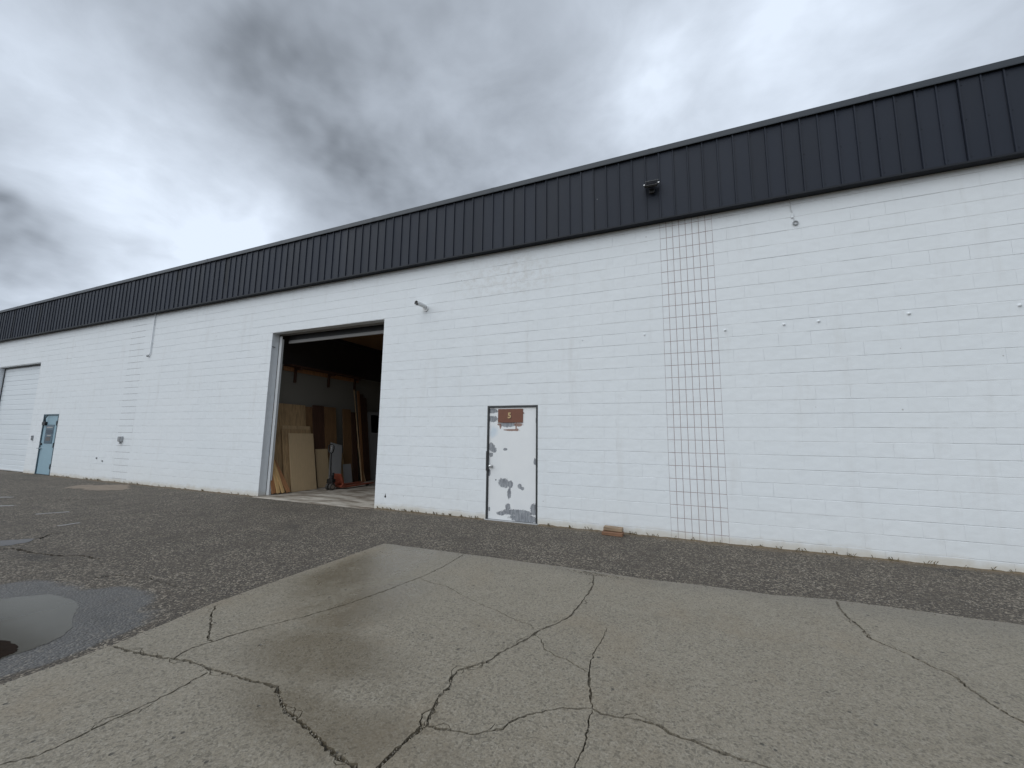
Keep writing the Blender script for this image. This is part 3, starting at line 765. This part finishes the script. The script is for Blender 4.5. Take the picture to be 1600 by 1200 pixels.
# scored stack-bond pilasters
small = [block_mesh(.1016-.0068, CH-.0072, r, .0016, .0018).mesh('pilaster_brick') for _ in range(8)]
far = MB()
for pi_, (a, b) in enumerate(PIL):
    for k in range(-1, 26):
        za = -.05 if k < 0 else Z0+CH*k; zb = Z0+CH*(k+1) if k < 25 else ZT
        for c in range(8):
            cx, cz = a+.1016*(c+.5), (za+zb)/2
            if pi_ == 1 and 0 <= k < 25:
                obj('pilaster_brick', small[r.randrange(8)], M['wall'], wall, (cx, r.uniform(-.0008, .0008), cz))
            else:
                # on the far pilaster most upright scores are choked with paint
                g2 = .0055 if (pi_ == 1 or c in (3, 7) and 6 < k < 18) else .0012
                bm_ = block_mesh(.1016-g2, zb-za-(.0068 if pi_ else .011), r, .002, .001); far.add(bm_.v, bm_.f, Matrix.Translation((cx, 0, cz)))
tag(far.build('far_pilaster_bricks', M['wall'], wall), kind='stuff')
# anchor bolts left in the wall
ab = MB(); ab.cyl((0, .002, 0), (0, -.006, 0), .030, n=14); ab.ball((0, -.006, 0), .024, 12, 7, (1, 1.0, 1)); abm = ab.fix('anchor_bolt')
for (x, z, s) in ((-1.38, 3.311, .7), (-.307, 3.312, .9), (.916, 3.278, 1.1), (1.71, 3.294, 1.2), (2.142, 3.30, 1.2), (3.167, 3.306, 1.25), (4.252, 3.297, 1.25)):
    o = obj('anchor_bolt', abm, M['wall'], wall, (x, 0, z)); o.scale = (s*.64, s*.64, s*.64)
hl = MB(); hl.cyl((0, .0005, 0), (0, -.004, 0), .022, n=10); hl.prism([(-.012, .015), (.012, .015), (0, .065)], 'y', -.003, .0)
hl.build('drilled_hole', M['black'], wall, (-5.633, 0, .262))
hl = MB(); hl.cyl((0, .0005, 0), (0, -.010, 0), .016, n=10); hm = hl.fix('pipe_stub')
for x, z in ((-17.35, .70), (-16.98, .62)): obj('pipe_stub', hm, M['grey'], wall, (x, 0, z)).scale = (2.2, 2, 1.6)

# rest of the shell
for nm, args in (('end_wall', (X0, X0+.2, .21, DEPTH, -.05, ZT)), ('end_wall', (X1-.2, X1, .21, DEPTH, -.05, ZT)),
                 ('rear_wall', (X0, X1, DEPTH, DEPTH+.2, -.05, ZT))):
    MB().box(*args).build(nm, M['wall'], ware)
roof = MB().box(X0, X1, .22, DEPTH+.2, ZT+.002, 5.95).build('roof', M['ceil'], ware)

# fascia: one cladding panel with its rib, repeated
fas = MB().box(X0-.11, X1+.11, -.112, .2, 5.290, 6.555).build('fascia', M['trim'], ware)
PITCHX = .2286; zb_, zt_ = 5.300, 6.520
ribp = [(-.0120, -.1195), (-.0085, -.1400), (.0085, -.1400), (.0120, -.1195)]
prof = ribp + [(PITCHX-.0121, -.1195)]
pm = MB()
n = len(prof)
vs = [(x, y, zb_) for x, y in prof] + [(x, y, zt_) for x, y in prof]
pm.add(vs, [(i, i+1, n+i+1, n+i) for i in range(n-1)])
pm.add([(x, y, zb_) for x, y in ribp], [(0, 1, 2, 3)]); pm.add([(x, y, zt_) for x, y in ribp], [(3, 2, 1, 0)])
for zz in (zb_+.07, zt_-.09, (zb_+zt_)/2):
    pm.cyl((.035, -.1195, zz), (.035, -.124, zz), .006, n=6, smooth=False)
pmesh = pm.fix('cladding_panel'); pmesh.materials.append(M['clad'])
nrange = range(math.ceil((X0-.1-.028)/PITCHX), math.floor((X1+.1-.028)/PITCHX)+1)
rp = random.Random(41)
for i in nrange:
    o = obj('cladding_panel', pmesh, None, fas, (.028+i*PITCHX, rp.uniform(-.0003, .0003), 0), (rp.gauss(0, .0006), 0, rp.gauss(0, .0016)))
# sheet laps: a thin dark upright line every few panels
lp = MB()
for i in nrange:
    if (i+400) % 16 == 3:
        x = .028+i*PITCHX-.0150; lp.box(x-.003, x+.0025, -.1225, -.118, zb_, zt_)
lp.build('sheet_lap', M['trim'], fas)
MB().prism([(-.150, 5.270), (-.150, 5.298), (-.120, 5.302), (-.105, 5.290), (.0105, 5.290), (.0105, 5.276), (-.143, 5.276), (-.143, 5.270)], 'x', X0-.12, X1+.12).build('drip_trim', M['trim'], fas)
cop = MB().prism([(-.165, 6.515), (-.165, 6.530), (-.150, 6.530), (-.125, 6.645), (.24, 6.665), (.24, 6.56), (-.10, 6.556), (-.148, 6.515)], 'x', X0-.14, X1+.14).build('coping', M['coping'], fas)
for x in (-28, -24.9, -21.8, -18.7, -15.6, -12.5, -9.4, -6.3, -3.2, -.1, 3.0, 6.1):
    MB().prism([(-.167, 6.514), (-.167, 6.531), (-.1515, 6.531), (-.1265, 6.647), (.2, 6.667), (.2, 6.66), (-.12, 6.64), (-.15, 6.516)], 'x', x-.04, x+.04).build('coping_joint', M['coping'], cop)
sc_ = MB()
for x, z, a, b in ((3.66, 5.62, .012, .05), (-21.5, 5.95, .02, .06), (-18.6, 5.9, .015, .04), (-1.05, 5.9, .008, .02), (-7.1, 6.1, .01, .02)):
    sc_.prism([(x-a/2, z-b/2), (x+a/2, z-b/3), (x+a/3, z+b/2), (x-a/3, z+b/3)], 'y', -.1215, -.1185)
sc_.build('paint_scuff', M['grey'], fas)

# ---- white peeling door with brown number plate
dr = MB().box(-3.225, -2.266, .020, .060, .018, 2.106, bev=.003).build('steel_door', M['door'], ware)
dr['label'] = 'white steel door with peeling paint and a brown number plate'
fr = MB()
fr.box(-3.262, -3.229, -.004, .19, 0, 2.142); fr.box(-2.262, -2.229, -.004, .19, 0, 2.142); fr.box(-3.229, -2.262, -.004, .19, 2.110, 2.142)
fr.box(-3.229, -2.262, .062, .19, 0, 2.11)
fr.build('door_frame', M['frame'], dr)
MB().box(-3.27, -2.222, -.03, .06, -.01, .014, bev=.003).build('threshold', M['galv'], dr)
MB().box(-3.041, -2.527, .008, .0195, 1.818, 2.080, bev=.002).build('sign_plate', M['brown'], dr)
cu = bpy.data.curves.new('number', 'FONT'); cu.body = '5'; cu.size = .145; cu.extrude = .003; cu.offset = .004; cu.align_x = 'CENTER'; cu.align_y = 'CENTER'
to = bpy.data.objects.new('number', cu); COL.objects.link(to); bpy.context.view_layer.update()
tm = bpy.data.meshes.new_from_object(to.evaluated_get(bpy.context.evaluated_depsgraph_get())); bpy.data.objects.remove(to)
num = obj('number', tm, M['gold'], dr, (-2.800, .004, 1.950), (math.pi/2, 0, 0))
tm2 = tm.copy(); tm2.materials.clear(); tm2.materials.append(M['black'])
obj('number_shadow', tm2, None, dr, (-2.792, .0070, 1.944), (math.pi/2, 0, 0))
MB().box(-3.272, -3.218, -.012, .006, .905, 1.275, bev=.003).build('latch_guard', M['black'], dr)
kb = MB(); kb.cyl((-3.165, .02, .995), (-3.165, .004, .995), .030, n=18); kb.cyl((-3.165, .004, .995), (-3.165, -.030, .995), .013, n=14); kb.ball((-3.165, -.048, .995), .030, 16, 9, (1, .8, 1))
kb.build('knob', M['silver'], dr)
for z in (.32, 1.09, 1.86): MB().cyl((-2.262, .010, z-.05), (-2.262, .010, z+.05), .009, n=10).build('hinge', M['frame'], dr)
MB().cyl((-2.515, .020, 2.0), (-2.515, .008, 2.0), .012, n=8).build('bolt_head', M['brown'], dr)

# ---- pale blue door
bd = MB().box(-21.372, -20.348, .020, .062, .02, 2.115, bev=.003).build('steel_door', M['blue'], ware)
bd['label'] = 'pale blue steel door with a dark notice panel'
fr = MB()
fr.box(-21.42, -21.376, -.008, .19, 0, 2.160); fr.box(-20.344, -20.300, -.008, .19, 0, 2.160); fr.box(-21.376, -20.344, -.008, .19, 2.119, 2.160); fr.box(-21.376, -20.344, .064, .19, 0, 2.119)
fr.build('door_frame', M['bframe'], bd)
MB().box(-21.43, -20.29, -.03, .06, -.01, .02).build('threshold', M['frame'], bd)
pn = MB().box(-21.16, -20.57, .010, .0195, 1.10, 1.78, bev=.002).build('notice_panel', M['poster'], bd)
for x0_, x1_, z0_, z1_, mt_ in ((-21.10, -20.63, 1.45, 1.60, 'posterd'), (-21.08, -20.66, 1.66, 1.70, 'greyp'), (-21.05, -20.72, 1.20, 1.34, 'greyc'), (-20.98, -20.70, 1.37, 1.41, 'greyp')):
    MB().box(x0_, x1_, .0075, .0098, z0_, z1_).build('notice', M[mt_], bd)
MB().box(-21.35, -21.12, -.05, .0195, 1.76, 1.88, bev=.01).build('door_closer', M['black'], bd)
MB().tube([(-21.15, -.03, 1.88), (-21.12, -.06, 2.00), (-21.06, -.02, 2.125)], .014).build('closer_arm', M['black'], bd)
for z in (.30, 1.05, 1.83): MB().box(-20.372, -20.325, -.022, .0195, z-.085, z+.085, bev=.006).build('hinge', M['frame'], bd)
lv = MB(); lv.cyl((-21.31, .02, .93), (-21.31, -.05, .93), .030, n=14); lv.tube([(-21.31, -.05, .93), (-21.43, -.055, .925)], .013); lv.build('lever_handle', M['silver'], bd)
MB().cyl((-21.31, .02, 1.08), (-21.31, -.02, 1.08), .035, n=14).build('deadbolt', M['frame'], bd)

# ---- closed white overhead door (far bay)
od = MB().box(OH[0]+.006, OH[1]-.006, .205, .23, 0.0, OH[2]+.05).build('overhead_door', M['ohdoor'], ware)
od['label'] = 'closed white sectional overhead door'
NS = 7; hs = OH[2]/NS
sm_ = MB()
Wd = OH[1]-OH[0]-.014
zz = [(.0, .004), (.006, .0), (hs*.31, .0), (hs*.325, .008), (hs*.345, .008), (hs*.36, .0), (hs*.64, 0), (hs*.655, .008), (hs*.675, .008), (hs*.69, 0), (hs-.012, 0), (hs-.006, .006)]
vs = [(-Wd/2, y+.165, z) for z, y in zz] + [(Wd/2, y+.165, z) for z, y in zz]; n = len(zz)
sm_.add(vs, [(i, n+i, n+i+1, i+1) for i in range(n-1)])
sm_.add([(-Wd/2, .165+.006, hs-.006), (Wd/2, .171, hs-.006), (Wd/2, .204, hs-.006), (-Wd/2, .204, hs-.006)], [(0, 1, 2, 3)])
sm_.add([(-Wd/2, .169, 0), (Wd/2, .169, 0), (Wd/2, .204, 0), (-Wd/2, .204, 0)], [(3, 2, 1, 0)])
sme = sm_.mesh('section')
for i in range(NS): obj('section', sme, M['ohdoor'], od, ((OH[0]+OH[1])/2, 0, .012+hs*i))
MB().box(OH[0]+.01, OH[1]-.01, .15, .164, .0, .05).build('bottom_rail', M['white'], od)
MB().box(OH[0]+.0055, OH[0]+.025, .14, .164, .0, OH[2]-.01).build('weather_strip', M['frame'], od)
MB().box(OH[0]+.051, OH[1]-.01, .14, .163, OH[2]-.06, OH[2]-.012).build('weather_strip', M['frame'], od)

# ---- open overhead door of the middle bay: raised sections, tracks
MB().box(OPEN[0]-.1, OPEN[1]+.1, .201, .37, 4.178, 4.30).build('lintel_angle', M['greyp'], ware)
ro = MB().box(-9.46, -6.02, .395, .440, 3.965, 4.045, bev=.006).build('raised_door', M['greyp'], ware)
ro['label'] = 'raised overhead door with its bottom rail showing under the lintel'
for a, b in (((.45, 4.08), (.62, 4.40)), ((.64, 4.42), (1.16, 4.48)), ((1.17, 4.482), (1.70, 4.486)), ((1.71, 4.486), (2.25, 4.49)), ((2.26, 4.49), (2.80, 4.494)), ((2.81, 4.494), (3.35, 4.498)), ((3.36, 4.498), (3.90, 4.50))):
    MB().prism([a, b, (b[0], b[1]+.045), (a[0]-.01, a[1]+.045)], 'x', -9.42, -6.05).build('section', M['mbrown'], ro)  # brown colour stands in for shade on the raised sections
for xt in (-9.505, -5.975):
    MB().box(xt-.045, xt+.045, .202, .215, 0.012, 4.12).build('track_angle', M['white'], ro)
    MB().box(xt-.012, xt+.030, .216, .275, 0.012, 4.05).build('track', M['white'], ro)
    MB().box(xt-.02, xt+.02, .40, 4.0, 4.40, 4.45).build('track', M['frame'], ro)
MB().box(-9.46, -6.02, .405, .430, 4.047, 4.30).build('dark_gap_strip', M['black'], ro)  # black strip paints the shaded gap between rail and lintel
br = MB().box(-9.565, -9.555, .01, .10, 3.80, 3.815).build('strike_plate', M['frame'], ro)

# ---- interior shell
XP = -10.05
MB().box(X0+.2, X1-.2, .205, DEPTH-.01, -.05, .012).build('floor_slab', M['floor'], ware)
MB().prism([(OPEN[0]+.002, -.145), (OPEN[1]-.002, -.160), (OPEN[1]-.002, .204), (OPEN[0]+.002, .204)], 'z', -.05, .0115).build('sill', M['floor'], ware)
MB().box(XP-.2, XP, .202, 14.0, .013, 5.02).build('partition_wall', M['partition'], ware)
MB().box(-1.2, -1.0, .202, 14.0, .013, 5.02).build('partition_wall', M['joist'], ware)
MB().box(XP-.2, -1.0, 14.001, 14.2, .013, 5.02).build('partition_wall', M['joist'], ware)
MB().box(XP+.001, XP+.02, .21, 13.9, 3.50, 5.0).build('upper_dark_sheet', M['ceil'], ware)  # dark sheet added for the blackness above the shelf, partly only deep shade
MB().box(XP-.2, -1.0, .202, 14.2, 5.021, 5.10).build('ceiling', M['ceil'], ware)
jm = MB().box(-9.04/2, 9.04/2, -.04, .04, -.22, 0).fix('joist')
for i in range(11): obj('joist', jm, M['joist'], ware, (XP+4.525, .9+1.2*i, 5.02))

# ================================================================== THINGS ON THE WALL
# bullet security camera
sc = tag(empty('security_camera', (-4.80, 0, 4.285)), 'white bullet security camera mounted high on the wall right of the open bay', 'camera')
MB().cyl((0, .001, 0), (0, -.022, 0), .072, .066, n=24).build('base', M['white'], sc)
MB().tube([(0, -.02, 0), (0, -.06, .005), (-.006, -.085, .03)], .022, 14).build('joint', M['white'], sc)
ax0, ax1 = Vector((-.004, -.03, .045)), Vector((-.030, -.275, .040)); ad = (ax1-ax0).normalized()
MB().cyl(ax0, ax1, .043, .045, n=24).build('body', M['white'], sc)
hd = MB()
sd = ad.cross(Vector((0, 0, 1))).normalized(); ud = sd.cross(ad)
for i in range(12):
    t0, t1 = math.pi*(-.12+1.24*i/12), math.pi*(-.12+1.24*(i+1)/12); q = []
    for (pp, rr_) in ((ax0.lerp(ax1, .25), .050), (ax1+ad*.035, .052)):
        for t in (t0, t1): q.append(pp+rr_*(math.cos(t)*sd+math.sin(t)*ud))
        for t in (t0, t1): q.append(pp+(rr_-.004)*(math.cos(t)*sd+math.sin(t)*ud))
    hd.add(q, [(0, 1, 5, 4), (2, 6, 7, 3), (4, 5, 7, 6), (0, 2, 3, 1)])
hd.build('hood', M['white'], sc)
MB().cyl(ax1-ad*.001, ax1+ad*.006, .042, n=24).build('front_glass', M['black'], sc)
MB().cyl(ax1+ad*.005, ax1+ad*.012, .018, n=18).build('lens', M['glass'], sc)
# floodlight on the fascia
fl = tag(empty('floodlight', (-.10, -.145, 5.86)), 'small black LED floodlight fixed to the dark metal fascia', 'light')
R_ = Matrix.Rotation(RAD(-38), 4, 'X') @ Matrix.Rotation(RAD(6), 4, 'Y')
T_ = Matrix.Translation((0, -.10, .03))
MB().box(-.105, .105, -.022, .022, -.085, .085, T_ @ R_, bev=.006).build('housing', M['black'], fl)
fm = MB(); fm.box(-.108, .108, -.026, .020, .083, .091, T_ @ R_); fm.build('rim', M['silver'], fl)
MB().box(-.09, .09, -.0245, -.0225, -.07, .07, T_ @ R_).build('lens', M['glass'], fl)
bk = MB()
for sx_ in (-1, 1): bk.tube([(sx_*.115, -.10, .03), (sx_*.115, -.03, .06), (sx_*.06, .0, .06)], .008, 8)
bk.box(-.06, .06, -.012, .002, .03, .09); bk.build('bracket', M['black'], fl)
for sx_ in (-1, 1): MB().cyl((sx_*.105, -.10, .03), (sx_*.128, -.10, .03), .014, n=10).build('knob', M['silver'], fl)
MB().box(-.045, .045, -.05, .0, -.10, -.02, bev=.006).build('junction_box', M['black'], fl)
# hanging eye hook
hk = tag(empty('cable_hook', (1.96, 0, 4.85)), 'grey cable drop ending in a round eye below the fascia, right of the scored pilaster', 'hook')
MB().tube([(-.055, -.012, .44), (-.045, -.012, .25), (-.030, -.012, .20), (-.012, -.014, .06)], .006, 8).build('cable', M['mortar'], hk)
MB().box(-.050, -.015, -.018, 0, .12, .20, bev=.004).build('clip', M['wall'], hk)
hb = MB(); P_ = [(.0+.030*math.cos(t*math.pi/8), -.016, .028+.030*math.sin(t*math.pi/8)) for t in range(17)]
hb.tube(P_, .009, 8); hb.build('eye', M['grey'], hk); MB().cyl((0, .002, .028), (0, -.008, .028), .018, n=12).build('boss', M['mortar'], hk)
# conduit, outlet, doorbell on the far part of the wall
cn = tag(empty('conduit', (-15.03, 0, 3.93)), 'thin white conduit dropping from the fascia beside the far pilaster', 'conduit')
MB().tube([(.0, -.025, 1.355), (.0, -.025, .10), (-.02, -.03, .04), (-.09, -.035, .0)], .014, 10).build('pipe', M['wall'], cn)
MB().cyl((-.085, -.034, .0), (-.12, -.036, -.01), .030, n=12).build('end_cap', M['grey'], cn)
for z in (.4, 1.0): MB().box(-.045, .045, -.010, .001, z-.015, z+.015).build('strap', M['wall'], cn)
ot = tag(empty('outlet_box', (-16.03, 0, 1.33)), 'grey weatherproof outlet box on the far scored pilaster', 'outlet')
MB().box(-.075, .075, -.07, .004, -.085, .085, bev=.012).build('box', M['galv'], ot)
MB().box(-.065, .065, -.082, -.071, -.075, .075, bev=.005).build('cover', M['grey'], ot)
MB().cyl((0, -.035, -.086), (0, -.035, -.15), .02, n=10).build('fitting', M['grey'], ot)
bl = tag(empty('door_button', (-22.02, 0, 1.29)), 'small grey push button between the closed overhead door and the blue door', 'button')
MB().box(-.055, .055, -.03, .004, -.09, .09, bev=.006).build('plate', M['grey'], bl)
for z in (-.04, .04): MB().cyl((0, -.031, z), (0, -.042, z), .022, n=12).build('button', M['frame'], bl)

# timber offcuts against the wall
t1 = MB().box(-.165, .165, -.075, .075, 0, .055, bev=.006).build('timber_offcut', M['weath2'], None, (-.875, -.20, .004), (RAD(2), 0, RAD(-3)))
tag(t1, 'reddish weathered timber offcut on the ground under the paler one at the wall foot', 'timber', 'timber offcuts')
t2 = MB().box(-.150, .150, -.060, .060, 0, .058, bev=.008).build('timber_offcut', M['weath'], None, (-.870, -.17, .066), (RAD(3), RAD(.8), RAD(-2)))
tag(t2, 'pale weathered timber offcut lying on top of the reddish one at the wall foot', 'timber', 'timber offcuts')

# ================================================================== INSIDE THE OPEN BAY
FZ = .0135
def sheet(name, y0, y1, bx, h, tx, mat, label, cat, group=None, th=.016, skew=0.0):
    """sheet standing on the floor at x=bx, leaning back so its top is at x=tx"""
    wdt = y1-y0; ang = math.asin(max(-1, min(1, (bx-tx)/h)))
    o = MB().box(0, th, -wdt/2, wdt/2, 0, h, bev=.002).build(name, mat, None, (bx, (y0+y1)/2, FZ+th*math.sin(ang)*0+.001), (skew, -ang, 0))
    return tag(o, label, cat, group)
GRP = 'sheets leaning inside the open bay'
sheet('plywood_sheet', .42, 1.50, -9.62, 2.40, -9.98, M['ply'], 'tall tan plywood sheet rearmost of the stack nearest the bay door', 'plywood', GRP)
sheet('plywood_sheet', .72, 1.62, -9.50, 1.80, -9.86, M['ply2'], 'pale plywood sheet behind the large fibreboard panel', 'plywood', GRP)
sheet('plywood_sheet', .66, 1.58, -9.47, 1.70, -9.80, M['ply'], 'thin tan plywood sheet directly against the fibreboard panel', 'plywood', GRP)
sheet('fibreboard_panel', .80, 1.60, -9.40, 1.58, -9.70, M['mdf'], 'large plain tan fibreboard panel in front of the plywood stack', 'panel', GRP, .022)
sheet('wood_panel', 1.40, 1.78, -9.72, 2.36, -10.0, M['mbrown'], 'narrow mid brown panel showing beside the tall plywood sheet', 'panel', GRP)
sheet('wood_panel', 1.74, 2.15, -9.66, 2.42, -9.97, M['dbrown'], 'dark reddish brown panel beside the plywood stack', 'panel', GRP, .03)
sheet('wood_panel', 2.16, 2.62, -9.66, 2.40, -9.97, M['mbrown'], 'mid brown panel left of the bare strip of white wall', 'panel', GRP, .03)
sheet('wood_panel', 2.92, 3.26, -9.70, 2.38, -9.98, M['mbrown'], 'mid brown panel right of the bare strip of white wall', 'panel', GRP, .03)
sheet('wood_panel', 3.27, 3.48, -9.66, 2.30, -9.97, M['dbrown'], 'narrow dark brown panel behind the leaning pole', 'panel', GRP, .03)
sheet('fibreboard_panel', 1.76, 2.20, -9.52, 1.12, -9.74, M['mdf'], 'short tan board left of the pale grey board behind the pallet truck', 'panel', GRP)
sheet('grey_board', 1.98, 2.42, -9.36, 1.32, -9.70, M['greyp'], 'pale grey board standing slanted behind the pallet truck handle', 'board', GRP, .018, RAD(-13))
sheet('cardboard_sheet', 2.50, 2.86, -9.56, .98, -9.78, M['ply'], 'brown sheet behind the small white board', 'board', GRP)
sheet('white_board', 2.74, 3.06, -9.50, .62, -9.62, M['greyp'], 'small whitish board standing low behind the truck forks', 'board', GRP, .02)
for i, (a, b) in enumerate(((3.50, 3.60), (3.62, 3.78), (3.80, 3.95))):
    sheet('tall_plank', a, b, -9.52-.03*i, 3.05-.1*i, -9.97, M['dbrown'] if i else M['redwood'],
          ['reddish tall plank right behind the pale pole', 'dark tall plank in the middle of the three by the pole', 'dark tall plank farthest from the bay door'][i], 'plank', 'tall planks by the pole', .03)
po = MB().cyl((0, 0, 0), (-.52, -.06, 3.05), .016, n=10).build('pole', M['ply2'], None, (-9.44, 3.42, FZ)); tag(po, 'thin pale pole leaning against the dark planks', 'pole')
po = MB().cyl((0, 0, 0), (-.40, -.10, 1.35), .014, n=10).build('pole', M['ply'], None, (-9.45, 3.60, FZ)); tag(po, 'short thin rod leaning beside the pale pole', 'pole')
gd = tag(empty('stored_door', (-9.72, 4.45, FZ)), 'pale grey stored door with a dark window pane deep in the bay', 'door')
gd.rotation_euler = (0, -RAD(6), 0)
MB().box(0, .04, -.42, .42, 0, 2.36, bev=.003).build('panel', M['greyp'], gd)
MB().box(.041, .05, -.26, .26, 1.62, 2.24).build('pane', M['glass'], gd)
sheet('plywood_sheet', 4.55, 5.3, -9.45, 1.95, -9.80, M['ply'], 'brown sheet in front of the stored door deep in the bay', 'plywood', GRP)
# pine planks by the jamb
def plank(name, a, b, wd, th, mat, label, group):
    a, b = Vector(a), Vector(b); L = (b-a).length; zt = (b-a).normalized()
    xa = Vector((1, 0, 0)); xa = (xa-zt*xa.dot(zt)).normalized(); ya = zt.cross(xa)
    Mx = Matrix((xa, ya, zt)).transposed().to_4x4(); Mx.translation = a
    o = MB().box(-th/2, th/2, -wd/2, wd/2, 0, L, bev=.003).build(name, mat); o.matrix_world = Mx
    return tag(o, label, 'plank', group)
PG = 'short planks by the bay jamb'
plank('pine_plank', (-9.40, .30, FZ+.03), (-9.66, .26, 1.02), .10, .025, M['redwood'], 'reddish short plank leaning nearest the bay jamb', PG)
plank('pine_plank', (-9.36, .40, FZ+.03), (-9.64, .30, .98), .085, .022, M['pine'], 'yellow pine plank second from the bay jamb', PG)
plank('pine_plank', (-9.33, .51, FZ+.03), (-9.63, .33, .95), .075, .030, M['pine'], 'bright yellow pine plank third from the bay jamb', PG)
plank('pine_plank', (-9.32, .66, FZ+.03), (-9.62, .38, .86), .115, .022, M['redwood'], 'brown knotty plank fanned out in front of the plywood', PG)
# wall shelf with brackets
sh = tag(empty('wall_shelf', (XP, 2.1, 3.45)), 'dark wooden shelf on brackets high on the bay side wall', 'shelf')
MB().box(.002, .34, -1.35, 1.5, 0, .035).build('board', M['dbrown'], sh)
MB().box(.002, .05, -1.35, 1.5, -.12, -.002).build('ledger', M['redwood'], sh)
for y in (-1.0, .20, 1.3):
    b_ = MB(); b_.box(.051, .09, y-.035, y+.035, -.43, -.001); b_.box(.091, .32, y-.03, y+.03, -.07, -.002); b_.build('bracket', M['dbrown'], sh)

# ---- pallet truck
pt = tag(empty('pallet_truck', (-8.90, 1.62, FZ)), 'red hand pallet truck with a black handle on the bay floor', 'pallet truck')
for s in (-1, 1):
    fk = MB(); cxx = s*.195
    pf = [(.32, .045), (1.42, .060), (1.47, .075), (1.42, .085), (.32, .090)]
    fk.prism(pf, 'x', cxx-.08, cxx+.08); fk.build('fork', M['red'], pt)
    MB().cyl((cxx-.045, 1.25, .040), (cxx+.045, 1.25, .040), .040, n=16).build('load_roller', M['rubber'], pt)
    w_ = MB().cyl((s*.030, 0, .090), (s*.095, 0, .090), .090, n=22).build('steer_wheel', M['rubber'], pt)
    MB().cyl((s*.096, 0, .090), (s*.102, 0, .090), .055, n=18).build('hub', M['hub'], w_)
fb = MB(); fb.prism([(.20, .42), (.225, .43), (.385, .095), (.35, .06)], 'x', -.16, .16); fb.build('frame_plate', M['red'], pt)
fb = MB()
for s in (-1, 1): fb.prism([(.12, .10), (.20, .17), (.36, .09), (.20, .06)], 'x', s*.268-.008, s*.268+.008)
fb.box(-.10, .10, .02, .24, .17, .22); fb.box(-.26, .26, .24, .33, .05, .11); fb.build('side_gusset', M['red'], pt)
pb = MB(); pb.cyl((0, .02, .14), (0, .02, .40), .055, n=18); pb.box(-.10, .10, -.05, .09, .20, .30, bev=.01); pb.cyl((.03, .05, .30), (.03, .05, .47), .028, n=14); pb.box(-.13, .13, -.035, .035, .185, .205)
pb.build('pump', M['black'], pt)
MB().tube([(0, .0, .36), (.0, -.03, .60), (.0, -.05, 1.02)], .020, 12).build('handle_shaft', M['black'], pt)
hp = [(0, -.05, 1.00), (-.07, -.052, 1.05), (-.105, -.055, 1.14), (-.095, -.058, 1.22), (-.05, -.06, 1.255), (.05, -.06, 1.255), (.095, -.058, 1.22), (.105, -.055, 1.14), (.07, -.052, 1.05), (0, -.05, 1.00)]
MB().tube(hp, .017, 10).build('handle_loop', M['black'], pt)
MB().tube([(.02, -.055, 1.10), (.02, -.058, 1.24)], .010, 8).build('release_lever', M['silver'], pt)
